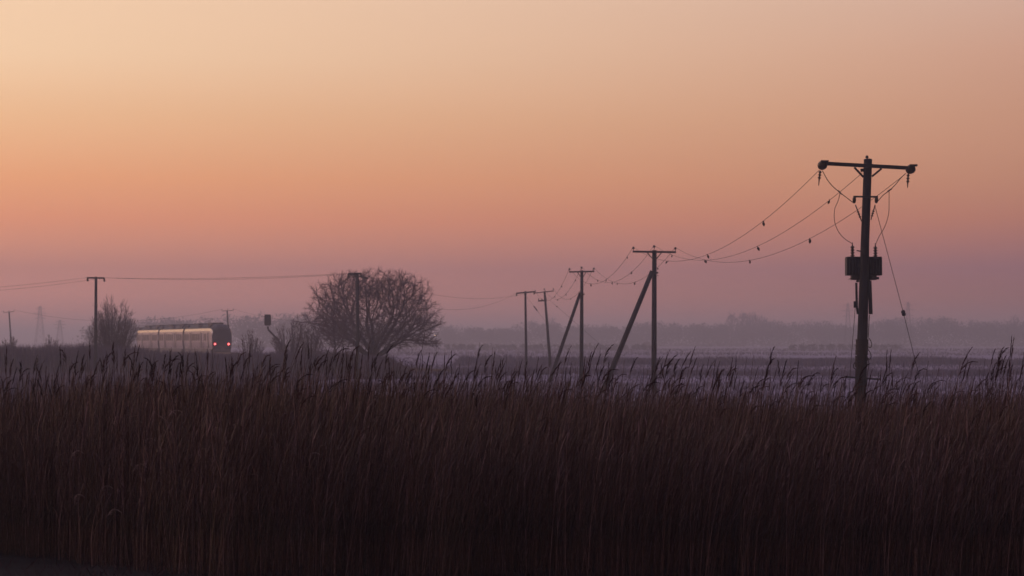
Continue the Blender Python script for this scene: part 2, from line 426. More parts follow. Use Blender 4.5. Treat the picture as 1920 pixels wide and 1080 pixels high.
# ------------------------------------------------------------------ plants by space colonisation
def colonize(attr, starts, step=.25, infl=2.2, kill=.45, iters=90, seed=0, up=.08, wig=.13):
    r = np.random.default_rng(seed)
    nodes = [np.array(p, float) for p, _ in starts]; par = [-1 if q is None else q for _, q in starts]
    A = attr.copy(); P = np.array(nodes)
    d = np.linalg.norm(A[:, None] - P[None], axis=2); near = d.argmin(1); nd = d.min(1)
    lastdir = {}
    for it in range(iters):
        if len(A) == 0: break
        m = nd < (infl if it > 8 else 99)
        if not m.any(): break
        dirs = np.zeros_like(P); v = A[m] - P[near[m]]; v /= np.linalg.norm(v, axis=1)[:, None] + 1e-9
        np.add.at(dirs, near[m], v)
        act = np.unique(near[m]); D_ = dirs[act]
        ln = np.linalg.norm(D_, axis=1); ok = ln > .05; act = act[ok]; D_ = D_[ok] / ln[ok][:, None]
        D_ = D_ + r.normal(0, wig, D_.shape) + np.array([0, 0, up]); D_ /= np.linalg.norm(D_, axis=1)[:, None]
        new = P[act] + D_ * step
        # drop near-duplicates of what already exists
        keep = np.array([np.min(np.sum((P - q) ** 2, 1)) > (step * .5) ** 2 for q in new]) if len(new) else np.array([], bool)
        if not keep.any(): break
        new = new[keep]; act = act[keep]
        base = len(P); P = np.vstack([P, new]); par += list(act)
        d = np.linalg.norm(A[:, None] - new[None], axis=2); j = d.argmin(1); dm = d.min(1)
        upd = dm < nd; near = np.where(upd, base + j, near); nd = np.where(upd, dm, nd)
        k_ = nd > kill; A = A[k_]; near = near[k_]; nd = nd[k_]
    par = np.array(par); fixed = len(starts)
    for _ in range(7):                       # relax the zigzag
        cs = np.zeros_like(P); cn = np.zeros(len(P)); i = np.arange(fixed, len(P))
        np.add.at(cs, par[i], P[i]); np.add.at(cn, par[i], 1)
        i = i[cn[i] > 0]
        P[i] = .4 * P[i] + .3 * P[par[i]] + .3 * cs[i] / cn[i][:, None]
    return P, par
def limb_radii(P, par, r0, expo=2.3):
    n_ = len(P); acc = np.zeros(n_)
    ch = np.bincount(par[par >= 0], minlength=n_)
    acc[ch == 0] = r0 ** expo
    for i in range(n_ - 1, -1, -1):
        if par[i] >= 0: acc[par[i]] += acc[i]
    return acc ** (1 / expo)
def segs(A, B, ra, rb, k):
    """tapered prisms between arrays of points"""
    n_ = len(A); d = B - A; d /= np.linalg.norm(d, axis=1)[:, None] + 1e-9
    ref = np.where(np.abs(d[:, 2:3]) < .9, np.array([[0, 0, 1.]]), np.array([[1., 0, 0]]))
    a = np.cross(d, ref); a /= np.linalg.norm(a, axis=1)[:, None]; b_ = np.cross(d, a)
    w = 2 * np.pi * np.arange(k) / k
    off = a[:, None] * np.cos(w)[None, :, None] + b_[:, None] * np.sin(w)[None, :, None]
    V = np.concatenate([A[:, None] + off * ra[:, None, None], B[:, None] + off * rb[:, None, None]], 1).reshape(-1, 3)
    j = np.arange(k); j2 = (j + 1) % k
    q = np.stack([j, j2, j2 + k, j + k], 1)
    Fq = (q[None] + (np.arange(n_) * 2 * k)[:, None, None]).reshape(-1, 4)
    return V, Fq
def plant(P, par, r0, name, root, thick=.05, twigs=2, twig_len=.45, seed=1, bark='bark', expo=2.3, trunk_name='trunk', crown_name='crown', tw=.012):
    r = np.random.default_rng(seed)
    rad = limb_radii(P, par, r0, expo)
    i = np.where(par >= 0)[0]; p = par[i]
    big = rad[i] > thick
    V, Q = segs(P[p[big]], P[i[big]], np.minimum(rad[p[big]], rad[i[big]] * 1.35), rad[i[big]], 6)
    quick_mesh(trunk_name, V, Q, MAT[bark], root)
    sm = ~big
    V1, Q1 = segs(P[p[sm]], P[i[sm]], np.minimum(rad[p[sm]], rad[i[sm]] * 1.3), rad[i[sm]], 3)
    th = np.where(rad < thick * .55)[0]; th = th[par[th] >= 0]
    A, B = [], []
    for _ in range(twigs):
        d = P[th] - P[par[th]]; d /= np.linalg.norm(d, axis=1)[:, None]
        d = d + r.normal(0, .6, d.shape) + np.array([0, 0, .12]); d /= np.linalg.norm(d, axis=1)[:, None]
        ln = r.uniform(.4, 1.1, len(th))[:, None] * twig_len
        mid = P[th] + d * ln * .55; d2 = d + r.normal(0, .3, d.shape); d2 /= np.linalg.norm(d2, axis=1)[:, None]
        A += [P[th], mid]; B += [mid, mid + d2 * ln * .5]
    A = np.vstack(A); B = np.vstack(B)
    V2, Q2 = segs(A, B, np.full(len(A), tw), np.full(len(A), tw * .6), 3)
    quick_mesh(crown_name, np.vstack([V1, V2]), np.vstack([Q1, Q2 + len(V1)]), MAT['twig'], root)
    return rad

def dome_attr(n_, c, rx, ry, up, dn, seed, shell=.55, lump=.18):
    r = np.random.default_rng(seed)
    v = r.normal(size=(n_, 3)); v /= np.linalg.norm(v, axis=1)[:, None]
    az = np.arctan2(v[:, 1], v[:, 0]); elv = np.arcsin(v[:, 2])
    lum = 1 + lump * (vnoise(az * 2.2 + 50, elv * 2.2 + 50, .8, seed) - .55) * 2
    rr = (shell + (1 - shell) * r.random(n_)) ** .8 * lum
    v *= rr[:, None]
    return np.stack([c[0] + v[:, 0] * rx, c[1] + v[:, 1] * ry, c[2] + np.where(v[:, 2] > 0, v[:, 2] * up, v[:, 2] * dn)], 1)

# the big spreading tree
TD = 195.0
tb = at(700, 668, TD); tb.z = 1.0
big_tree = empty('spreading_tree', (tb.x, tb.y, .3), 'broad bare tree with a low spreading dome of limbs beside the railway', 'tree')
att = dome_attr(9500, (0.0, 0, 4.0), 5.75, 4.6, 4.5, 2.8, 3, shell=.42, lump=.24)
att = att[(att[:, 2] > 1.3) & (att[:, 2] < 8.15 - .035 * att[:, 0] ** 2)]
low = np.random.default_rng(9); q = low.random((260, 3))
att = np.vstack([att, np.stack([2.0 + q[:, 0] * 3.6, (q[:, 1] - .5) * 3, 1.35 + .9 * q[:, 2] + (1 - q[:, 0]) * .8], 1)])
starts = [((0, 0, 0), None), ((0, 0, .35), 0), ((0.02, 0, .7), 1)]
limbs = [(-1, .25, .5), (-.55, -.2, .9), (-.22, .3, 1), (.05, -.3, 1), (.3, .2, 1), (.6, -.2, .85), (1, .2, .5), (1, -.3, .22), (-.9, -.4, .25)]
for lx, ly, lz in limbs:
    d = Vector((lx, ly, lz)).normalized()
    starts.append((tuple(Vector((0, 0, .7)) + d * .3), 2)); k0 = len(starts) - 1
    for t in range(2, 5): starts.append((tuple(Vector((0, 0, .7)) + d * .28 * t + Vector((0, 0, .01 * t * t))), len(starts) - 1))
P, par = colonize(att, starts, step=.2, infl=1.8, kill=.27, iters=110, seed=4, up=.0, wig=.08)
P = P + np.array([tb.x, tb.y, .95]) - np.array(big_tree.location)
plant(P, par, .0125, 'tree', big_tree, thick=.05, twigs=5, twig_len=.5, seed=5, expo=2.15, tw=.0085)

def bare_tree(name, px, py_base, py_top, halfw_px, D, label, cat, group=None, n_=1400, seed=0, base_z=None, multi=1, shell=.2, low=.5,
              trunk_frac=.25, twigs=2, tw=.010, r0=.011, kz=1.0, expo=2.3, step=None):
    zt = at(px, py_top, D).z; X = at(px, 640, D).x
    zb = 0 if base_z is None else base_z
    H = zt - zb; rx = halfw_px / F * D
    root = empty(name, (X, D, zb), label, cat, group)
    c = (0, 0, H * (trunk_frac + (1 - trunk_frac) * .45))
    att = dome_attr(n_, c, rx, rx * .9, H - c[2], c[2] * (1 - trunk_frac * .8), seed, shell)
    att = att[att[:, 2] > .15 * H * low]
    st = step or H / 28
    r = random.Random(seed)
    starts = []
    for m in range(multi):
        bx = 0 if multi == 1 else r.uniform(-.35, .35) * rx * .8
        by = 0 if multi == 1 else r.uniform(-.3, .3) * rx
        dx = bx / rx * 1.0
        starts.append(((bx, by, 0), None)); prev = len(starts) - 1
        nst = max(2, int(H * trunk_frac / st))
        for t in range(1, nst + 1):
            starts.append(((bx + dx * st * t * .6 + r.uniform(-.03, .03), by, st * t), prev)); prev = len(starts) - 1
    P, par = colonize(att, starts, step=st, infl=H * .25, kill=st * 1.35, iters=70, seed=seed, up=.12)
    plant(P, par, r0, name, root, thick=max(.03, r0 * 3), twigs=twigs, twig_len=st * 2, seed=seed, expo=expo, tw=tw, trunk_name='trunk' if multi == 1 else 'stem',
          crown_name='crown')
    return root
bare_tree('bare_tree', 628, 668, 560, 50, 189, 'smaller bare tree pressed against the left side of the broad spreading tree', 'tree', seed=21, n_=1500, trunk_frac=.3, tw=.012)
def fan_shrub(px, py_top, halfw_px, D, label, seed, n_stems=26, fine=5, tw=.013, zb=.2, spread=1.0, r0=.034):
    zt = at(px, py_top, D).z; X = at(px, 640, D).x; H = zt - zb; rx = halfw_px / F * D
    root = empty('bare_shrub', (X, D, zb), label, 'shrub')
    r = np.random.default_rng(seed); A, B, RA, RB = [], [], [], []; A2, B2 = [], []
    for k in range(n_stems):
        u_ = r.uniform(-1, 1); d0 = r.uniform(-.8, .8); f_ = math.sqrt(max(.05, 1 - .62 * u_ * u_)) * r.uniform(.72, 1.0)
        b0 = np.array([u_ * rx * .22, d0 * rx * .25, 0]); tip = np.array([u_ * rx * spread, d0 * rx, H * f_])
        prev = b0; ns_ = 9
        for i in range(1, ns_ + 1):
            t = i / ns_
            q = b0 + (tip - b0) * np.array([t ** 1.15, t ** 1.15, t ** .9]) + r.normal(0, .012 * H, 3) * t
            A.append(prev); B.append(q); ra = r0 * (1 - .8 * (i - 1) / ns_); RA.append(ra); RB.append(r0 * (1 - .8 * i / ns_))
            if t > .25:
                for _ in range(fine):
                    dv = (tip - b0) / np.linalg.norm(tip - b0) + r.normal(0, .38, 3); dv /= np.linalg.norm(dv)
                    ln = r.uniform(.25, .9) * H * .16 * (1.2 - .5 * t); m_ = q + dv * ln * .6
                    dv2 = dv + r.normal(0, .2, 3) + np.array([0, 0, .25]); dv2 /= np.linalg.norm(dv2)
                    A2 += [q, m_]; B2 += [m_, m_ + dv2 * ln * .6]
            prev = q
    V, Q = segs(np.array(A), np.array(B), np.array(RA), np.array(RB), 5)
    quick_mesh('stems', V, Q, MAT['bark'], root)['kind'] = 'stuff'
    A2, B2 = np.array(A2), np.array(B2)
    V, Q = segs(A2, B2, np.full(len(A2), tw), np.full(len(A2), tw * .5), 3)
    quick_mesh('twigs', V, Q, MAT['twig'], root)['kind'] = 'stuff'
    return root
fan_shrub(211, 565, 42, 204, 'tall bare many stemmed shrub just right of the left wooden pole', 22, 80, 6, .012)
fan_shrub(545, 603, 34, 212, 'bare shrub below the railway signal, next to the spreading tree', 23, 34, 6, .016)
fan_shrub(580, 612, 26, 206, 'low twiggy shrub under the left edge of the spreading tree crown', 28, 30, 6, .016)
fan_shrub(470, 622, 24, 216, 'low bare shrub in the gap between train and railway signal', 24, 24, 5, .016)
fan_shrub(97, 628, 15, 214, 'small bare shrub poking above the hedge at far left', 25, 16, 5, .016)
fan_shrub(18, 632, 20, 208, 'bare shrub on the hedge top at the left picture edge', 26, 18, 5, .016)
# arching brambles right of the tree
br = MB(); rr = random.Random(5)
brb = at(712, 690, 183)
bramble = empty('bramble', (brb.x, brb.y, 0), 'arching brambles trailing right from the foot of the spreading tree', 'bramble bush')
for i in range(46):
    x0 = at(rr.uniform(700, 770), 690, 183).x; y0 = 183 + rr.uniform(-2, 2); ln = rr.uniform(.9, 2.6); h = rr.uniform(.5, 1.25)
    sg = 1 if rr.random() < .75 else -1
    br.tube([(x0 + sg * ln * t, y0 + rr.uniform(-.1, .1), .2 + h * math.sin(math.pi * min(1, t * .95 + .08))+ .35) for t in [0, .2, .4, .6, .8, 1]], .014, 3, False)
br.build('cane', MAT['twig'], bramble)

# ------------------------------------------------------------------ low vegetation masses
def blades(name, xr, yr, n_, hf, w, mat, seed, lean=.25, kind='stuff', zf=None, label=None, cat=None):
    r = np.random.default_rng(seed)
    x = r.uniform(*xr, n_) if not callable(xr) else xr(r, n_)
    y = r.uniform(*yr, n_) if not callable(yr) else (yr(r, n_, x) if yr.__code__.co_argcount == 3 else yr(r, n_))
    z = ground_z(x, y) if zf is None else zf(x, y)
    h = hf(x, y, r) ; wd = r.uniform(.5, 1.4, n_) * w; an = r.uniform(0, np.pi, n_)
    dx, dy = np.cos(an) * wd, np.sin(an) * wd
    lx, ly = r.normal(0, lean, n_) * h, r.normal(0, lean, n_) * h
    V = np.stack([np.stack([x - dx, y - dy, z - .1], 1), np.stack([x + dx, y + dy, z - .1], 1), np.stack([x + dx * .5 + lx * .6, y + dy * .5 + ly * .6, z + h * .65], 1),
                  np.stack([x + lx, y + ly, z + h], 1), np.stack([x - dx * .5 + lx * .6, y - dy * .5 + ly * .6, z + h * .65], 1)], 1).reshape(-1, 3)
    i = np.arange(n_)[:, None] * 5
    T = np.concatenate([i + [0, 1, 2], i + [0, 2, 4], i + [4, 2, 3]], 0)
    o = quick_mesh(name, V, T, MAT[mat]); o['kind'] = kind
    return tag(o, label, cat)
# hedge and scrub along the near foot of the embankment
def hedge_h(x, y, r):
    p = 960 + F * x / y
    top = np.interp(p, [-200, 0, 60, 150, 260, 300, 400, 470, 560, 640, 700, 730, 760, 800], [648, 642, 646, 641, 648, 655, 660, 660, 658, 658, 664, 668, 690, 704])
    zt = CAMZ - (top - 640) / F * y + (vnoise(x, y, 1.3, 5) - .5) * .5 + (vnoise(x, y, .45, 6) - .5) * .35
    return np.maximum(zt * (r.random(len(x)) ** .35), .15)
blades('scrub', (-62, -9), (196, 207), 42000, hedge_h, .07, 'scrub', 31, .14, label='dark tangled scrub along the foot of the railway embankment', cat='scrub')
blades('brushwood', (-62, -9), (196, 207), 16000, lambda x, y, r: hedge_h(x, y, r) + .35 * r.random(len(x)) ** 2, .016, 'twig', 32, .16, label='thin twigs standing out of the dark scrub', cat='brushwood')
# mound of bramble under the tree
blades('undergrowth', lambda r, n_: tb.x + .6 + r.normal(0, 1.3, n_), lambda r, n_: 186 + r.normal(0, 1.2, n_), 9000,
       lambda x, y, r: np.maximum(.2, 2.0 * np.exp(-((x - tb.x - .4) / 1.7) ** 2) * r.random(len(x)) ** .3), .06, 'scrub', 33, .15, label='dark mound of undergrowth round the trunk of the spreading tree', cat='undergrowth')
def meander(y0, dep, a_, b_, sd):
    def f(r, n_, x):
        w_ = vnoise(x, x * 0, 17, sd) + .5 * vnoise(x, x * 0, 5, sd + 20)
        return y0 + dep * (w_ - .7) * .45 + dep * r.beta(a_, b_, n_)
    return f
def strip_h(base):
    return lambda x, y, r: base * (.55 + .45 * r.random(len(x))) * (.35 + 1.0 * vnoise(x, y * .4, 11, 8))
blades('sedge_band', (-16, 75), meander(204, 42, 2, 3, 3), 15000, strip_h(.62), .06, 'strip', 41, label='nearer dark band of sedge across the misty field', cat='sedge')
blades('reed_band', (-7, 110), meander(286, 85, 1.5, 3.5, 4), 24000, strip_h(1.05), .09, 'strip', 42, label='further dark band of reeds across the misty field', cat='reeds')
blades('sparse_sedge', (-12, 90), (226, 292), 14000, strip_h(.30), .05, 'strip', 47, label='thin sedge stubble between the two dark bands', cat='sedge')
blades('low_sedge', (-66, -14), (112, 196), 36000, lambda x, y, r: .15 + .45 * r.random(len(x)) * (.4 + vnoise(x, y, 8, 14)), .05, 'scrub', 48, label='low dark sedge between the reed bed and the scrub at left', cat='sedge')
blades('rough_grass', (-60, 60), (75, 200), 60000, lambda x, y, r: .10 + .28 * r.random(len(x)) * vnoise(x, y, 9, 4), .03, 'strip', 43, label='rough grass tussocks in the misty field', cat='grass')

# ------------------------------------------------------------------ far woods
def wood(name, line, D, depth, seed, label, n_per=420, spacing=6.0, flake=.42):
    """line: (px, py of the top); crowns of many small flakes"""
    r = np.random.default_rng(seed)
    xs = [p for p, _ in line]; ys = [q for _, q in line]
    x0, x1 = at(xs[0], 640, D).x, at(xs[-1], 640, D).x
    Vs = []; m = int((x1 - x0) / spacing)
    for i in range(m):
        for rowi in range(2):
            x = x0 + (i + r.random()) * spacing; y = D + rowi * depth * r.random()
            p = 960 + F * x / y
            zt = CAMZ + (640 - np.interp(p, xs, ys)) / F * y
            if rowi: zt *= r.uniform(.9, 1.04)
            else: zt *= r.uniform(.72, 1.03)
            zt = max(zt, 2.0)
            wv = r.uniform(.30, .5) * zt
            nb = r.integers(4, 8)
            for b_ in range(nb):
                cx = x + r.normal(0, wv * .5); cz = zt * r.uniform(.45, .82); cr = min(zt - cz, zt * .3)
                k = n_per // nb
                v = r.normal(size=(k, 3)); v /= np.linalg.norm(v, axis=1)[:, None]; v *= (r.random(k) ** .45)[:, None]
                Vs.append(np.stack([cx + v[:, 0] * cr * 1.25, y + v[:, 1] * cr, cz + v[:, 2] * cr], 1))
            k = int(n_per * .6)
            Vs.append(np.stack([x + r.normal(0, wv * .8, k), y + r.normal(0, 2, k), r.random(k) * zt * .55], 1))
    C = np.vstack(Vs); k = len(C)
    A = r.normal(0, flake, (k, 3)); B = r.normal(0, flake, (k, 3))
    V = np.stack([C, C + A, C + B], 1).reshape(-1, 3); V[:, 2] = np.maximum(V[:, 2], -.3)
    o = quick_mesh(name, V, np.arange(3 * k).reshape(-1, 3), MAT['farwood']); o['kind'] = 'stuff'
    return tag(o, label, 'woodland')
wood('far_woodland', [(820, 612), (860, 606), (900, 612), (960, 614), (1000, 600), (1040, 604), (1070, 610), (1130, 603), (1180, 606), (1240, 603), (1340, 607), (1370, 600), (1440, 601), (1480, 600), (1540, 602),
                      (1600, 610), (1640, 602), (1700, 592), (1780, 594), (1850, 600), (1900, 594), (2080, 598)], 1330, 70, 51, 'hazy line of woodland closing the fields at right', n_per=640, spacing=7.5, flake=.56)
wood('far_woodland', [(150, 606), (240, 594), (262, 588), (330, 592), (440, 586), (480, 590), (560, 582), (600, 600), (680, 604), (760, 612), (830, 618)], 1050, 50, 52, 'hazy woodland behind the train and the signal', n_per=460, spacing=7.5, flake=.58)
wood('far_hedge', [(1480, 652), (1560, 650), (1660, 652), (1700, 655)], 800, 6, 54, 'faint low hedge in the mist right of the field', n_per=60, spacing=2.4, flake=.3)
wood('far_hedge', [(830, 652), (900, 651), (1010, 650), (1080, 651), (1190, 650), (1240, 650)], 800, 6, 55, 'faint low hedge in the mist behind the leaning poles', n_per=60, spacing=2.4, flake=.3)
blades('far_reeds', (-60, 200), (480, 620), 5000, strip_h(.6), .16, 'strip', 44, label='faint streaks of reed far out in the mist', cat='reeds')
blades('marsh_grass', (-60, 260), (700, 900), 4000, strip_h(.7), .25, 'strip', 45, label='faintest streaks of marsh grass below the woodland', cat='marsh grass')

grp = 'tall bare trees rising from the far woodland'
spec = [(1372, 584, 12, 'left outlying tall bare tree of the clump above the far woodland'),
        (1394, 581, 15, 'tallest bare tree at the middle of the clump above the far woodland'),
        (1412, 583, 13, 'bare tree just right of the tallest in the clump on the woodland'),
        (1429, 590, 12, 'rightmost lower bare tree of the clump above the far woodland')]
for i, (px, top, hw, lab) in enumerate(spec):
    bare_tree('bare_tree', px, 640, top, hw, 1300, lab, 'tree', grp, n_=380, seed=60 + i, trunk_frac=.35, tw=.09, r0=.07, twigs=4)
for i, (px, top, hw, D, lab) in enumerate([(1903, 590, 11, 1290, 'round topped tree above the far woodland at the right picture edge'),
                                           (1146, 650, 8, 700, 'small lone bush in the mist between the two propped poles'),
                                           (1212, 640, 9, 1000, 'faint small tree in the mist directly left of a propped pole'),
                                           (1035, 596, 14, 1290, 'rounded tree on the woodland behind the twin hazy poles')]):
    bare_tree('hazy_tree' if top < 645 else 'hazy_bush', px, 650, top, hw, D, lab, 'tree' if top < 645 else 'bush', None, n_=380, seed=70 + i, trunk_frac=.2, tw=.08, r0=.05, twigs=4)

# ------------------------------------------------------------------ pylons, faint in the haze
def pylon(px, top, D, w, label):
    zt = at(px, top, D).z; X = at(px, 640, D).x; H = zt
    root = empty('lattice_pylon', (X, D, 0), label, 'pylon', 'faint lattice pylons')
    mb = MB()
    def half(z): return w * (1 - .82 * min(1, z / (H * .97)) ** .8)
    lv = [H * t for t in (0, .18, .34, .48, .6, .7, .79, .87, .94, 1)]
    for i in range(len(lv) - 1):
        a, b_ = half(lv[i]), half(lv[i + 1])
        ca = [(-a, -a), (a, -a), (a, a), (-a, a)]; cb = [(-b_, -b_), (b_, -b_), (b_, b_), (-b_, b_)]
        for j in range(4):
            k = (j + 1) % 4
            p = lambda c_, z: (X + c_[0], D + c_[1], z)
            mb.tube([p(ca[j], lv[i]), p(cb[j], lv[i + 1])], .06, 4, False)
            mb.tube([p(ca[j], lv[i]), p(cb[k], lv[i + 1])], .035, 3, False)
            mb.tube([p(ca[k], lv[i]), p(cb[j], lv[i + 1])], .035, 3, False)
            mb.tube([p(cb[j], lv[i + 1]), p(cb[k], lv[i + 1])], .035, 3, False)
    mb.build('tower_body', MAT['iron'], root)
    for t, ln in ((.70, 2.6), (.82, 3.1), (.93, 2.2)):
        m2 = MB()
        for s in (-1, 1):
            for dz in (0, .6): m2.tube([(X, D, H * t + dz), (X + s * ln, D, H * t + .1)], .05, 4, False)
        m2.build('cross_arm', MAT['iron'], root)
pylon(75, 574, 1100, 2.6, 'faint lattice pylon fading into haze at far left')
pylon(112, 600, 1150, 2.2, 'lower faint pylon right of the far left pylon')
pylon(1590, 568, 1080, 2.0, 'faint pylon in haze left of the transformer pole')
pylon(1703, 566, 1080, 2.0, 'faint pylon in haze right of the transformer pole')

# ------------------------------------------------------------------ street lamp far off
lp = at(818, 628, 430)
sl_ = empty('street_lamp', (lp.x, 430, 0), 'tiny lit lamp shining in the mist right of the spreading tree', 'street lamp')
MB().tube([(lp.x, 430, 0), (lp.x, 430, lp.z + .05), (lp.x - .25, 430, lp.z + .22)], .06, 6).build('column', MAT['iron'], sl_)
MB().lathe((lp.x - .25, 430, lp.z - .16), [(0, .04), (.05, .09), (.12, .09), (.16, .03)], 10).build('lamp_head', MAT['lamp'], sl_)

# ------------------------------------------------------------------ railway signal
SD = 238.0
sb = at(526, 650, SD)
sig = empty('railway_signal', (sb.x, SD, .6), 'dark railway signal head on a slanting post near the shrubs', 'signal')
p1, p2, p3 = at(502, 612, SD), at(503, 618, SD), at(521, 637, SD)
MB().tube([(p3.x + .35, SD, .4), (p3.x + .35, SD, p3.z - .5), p3, p2, p1], .10, 8).build('post', MAT['iron'], sig)
hc = at(502, 600, SD)
mb = MB(); mb.box(hc, (.66, .28, 1.0)); mb.box(hc, (.52, .29, 1.14)); mb.build('signal_head', MAT['darkpaint'], sig)
for dz in (.3, 0, -.3): MB().lathe(hc + Vector((0, -.15, dz)), [(0, .11), (.18, .11)], 10, Vector((0, -1, 0))).build('lens_hood', MAT['darkpaint'], sig)

# ------------------------------------------------------------------ simple wooden poles
def insul(mb, p, h=.26, r=.085):
    mb.lathe(p, [(0, .02), (h * .45, .02), (h * .5, r * .8), (h * .62, r), (h * .74, r * .6), (h * .86, r * .85), (h, r * .3)], 8)
def wood_pole(pxt, pyt, pxb, D, arm, label, r_top=.10, r_base=.15, ins=True, strut=None, depth_arm=0.0, braces=True, arm_t=.07, group='wooden poles of the overhead lines', lower=False, drop_ins=False):
    top = at(pxt, pyt, D); base = Vector((at(pxb, 690, D).x, D, 0)); base.z = float(ground_z(base.x, D)) - .4
    root = empty('utility_pole', (base.x, D, base.z + .4), label, 'utility pole', group)
    MB().tube([base, base.lerp(top, .5), top], [r_base, (r_base + r_top) / 2, r_top], 10).build('pole', MAT['wood'], root, True)
    (ax0, ay0), (ax1, ay1) = arm
    a0, a1 = at(ax0, ay0, D), at(ax1, ay1, D)
    a0.y += depth_arm; a1.y -= depth_arm
    off = Vector((0, -r_top - arm_t / 2, 0))
    MB().beam(a0 + off, a1 + off, arm_t, arm_t * 1.35).build('crossarm', MAT['iron'], root)
    tips = []
    mid = (a0 + a1) / 2
    if braces:
        for s in (-1, 1):
            e = mid.lerp(a1 if s > 0 else a0, .36) + off
            MB().beam(e, Vector((top.x + s * r_top * .7, D - r_top, mid.z - .42)), .03, .05).build('brace', MAT['iron'], root)
    spots = [a0.lerp(a1, .015), Vector((mid.x, mid.y, max(top.z, mid.z))), a0.lerp(a1, .985)]
    for q in spots:
        m_ = MB(); qq = q + (off if q is not spots[1] else Vector((0, 0, 0))) + Vector((0, 0, .03))
        if drop_ins: m_.lathe(qq - Vector((0, 0, .03)), [(-.35, .03), (-.3, .09), (-.2, .06), (-.12, .09), (0, .04)], 8, Vector((0, -.6, .8)))
        else: insul(m_, qq)
        m_.build('insulator', MAT['ceramic'], root); tips.append(qq + Vector((0, 0, .25 if not drop_ins else .0)))
    if strut:
        (sx0, sy0), (sx1, sy1), rr_ = strut
        s0 = at(sx0, sy0, D - .25); s1 = at(sx1, sy1, D); s1 = s0 + (s1 - s0) * ((s0.z + .4) / (s0.z - s1.z))
        MB().tube([s1, s0], [rr_ * 1.25, rr_], 10).build('prop_strut', MAT['wood'], root, True)
        MB().box(Vector((top.lerp(base, (top.z - s0.z) / (top.z - base.z)).x, D, s0.z - .1)), (.42, .34, .10)).build('strut_bracket', MAT['iron'], root)
    if lower:
        q = top.lerp(base, .115)
        MB().beam(q + Vector((-.75, -.16, -.03)), q + Vector((.15, -.16, .03)), .1, .16).build('switch_arm', MAT['iron'], root)
        for dx in (-.7, -.35, .12):
            m_ = MB(); insul(m_, q + Vector((dx, -.16, 0)), .22, .07); m_.build('insulator', MAT['ceramic'], root)
    return root, tips
p2_, T2 = wood_pole(1227, 469, 1226, 133, ((1186, 472), (1267, 473)), 'propped wooden pole with flat crossarm, second largest after the transformer pole', r_top=.13, r_base=.16,
                    strut=((1223, 508), (1130, 735), .13), arm_t=.085)
MB().tube([at(1229, 516, 132.8), at(1235, 517, 132.8)], .012, 4).build('step_peg', MAT['iron'], p2_)
p3_, T3 = wood_pole(1091, 507, 1090, 170, ((1067, 510), (1114, 509)), 'propped wooden pole standing third along the line from transformer pole', r_top=.11, r_base=.16,
                    strut=((1088, 549), (1034, 705), .11), arm_t=.08)
p4_, T4 = wood_pole(1021, 546, 1033, 241, ((1003, 549.5), (1038, 545.5)), 'hazy wooden pole leaning left, right one of a close pair', r_top=.11, r_base=.17, braces=False, lower=True)
p5_, T5 = wood_pole(985, 546, 987, 241.5, ((968, 550), (1002, 547)), 'hazy upright wooden pole, left one of a close pair', r_top=.11, r_base=.15, braces=False, drop_ins=True, arm_t=.11)
p6_, T6 = wood_pole(670, 512, 671, 179, ((653, 513.5), (677, 513)), 'wooden pole standing among the limbs of the spreading tree', r_top=.12, r_base=.15, braces=False, arm_t=.10, drop_ins=True)
p7_, T7 = wood_pole(180, 519, 179, 188, ((164, 521), (196, 521.5)), 'upright wooden pole rising in front of the tall bare shrub', r_top=.11, r_base=.15, braces=False, arm_t=.10, drop_ins=True)
p8_, T8 = wood_pole(426, 582, 431, 389, ((416, 583), (438, 582)), 'distant wooden pole standing behind the train front', r_top=.12, r_base=.17, braces=False)
p9_, T9 = wood_pole(17, 585, 23, 410, ((7, 586), (27, 584)), 'distant leaning wooden pole above the hedge at the left picture edge', r_top=.12, r_base=.17, braces=False)
MB().beam(at(660, 515, 178.6), at(690, 522, 178.6), .06, .1).build('sloping_arm', MAT['iron'], p6_)

# ------------------------------------------------------------------ the transformer pole
ND = 67.5
top = at(1627.5, 301, ND); base = at(1611.5, 832, ND); base = Vector((base.x, ND, float(ground_z(base.x, ND)) - .4))
tp = empty('transformer_pole', (base.x, ND, base.z + .4), 'tall dark wooden pole with wide crossarm, holding a transformer, nearest and largest', 'utility pole', 'wooden poles of the overhead lines')
MB().tube([base, at(1613, 760, ND), at(1618, 600, ND), at(1622, 450, ND), top], [.19, .165, .148, .126, .122], 16).build('pole', MAT['wood'], tp, True)
MB().lathe(top, [(0, .12), (.02, .13), (.05, .10)], 14).build('pole_cap', MAT['iron'], tp)
mb = MB(); insul(mb, top + Vector((-.03, 0, .0)), .15, .055); mb.build('insulator', MAT['ceramic'], tp)
YF = Vector((0, -.20, 0))
aL, aR = at(1536, 307, ND) + YF, at(1712, 316.5, ND) + YF
MB().beam(aL, aR, .10, .105).build('crossarm', MAT['iron'], tp)
for c_, fl in (((1541, 310.5), 0), ((1706, 318), 1)):
    c = at(c_[0], c_[1], ND) + YF + Vector((0, .10, 0))
    MB().lathe(c, [(-.20, .05), (-.18, .115), (-.12, .135), (-.04, .10), (0, .135), (.06, .11), (.10, .13), (.16, .05)], 18, Vector((0, 1, 0))).build('strain_insulator', MAT['ceramic'], tp)
    MB().box(c + Vector((.05 if fl else .04, -.22, .10)), (.22, .10, .06)).build('arm_clamp', MAT['iron'], tp)
for s, (x0, y0, x1, y1) in ((-1, (1602, 314, 1619, 332)), (1, (1653, 316, 1635, 331))):
    MB().beam(at(x0, y0, ND - .22), at(x1, y1, ND - .16), .03, .055).build('brace', MAT['iron'], tp)
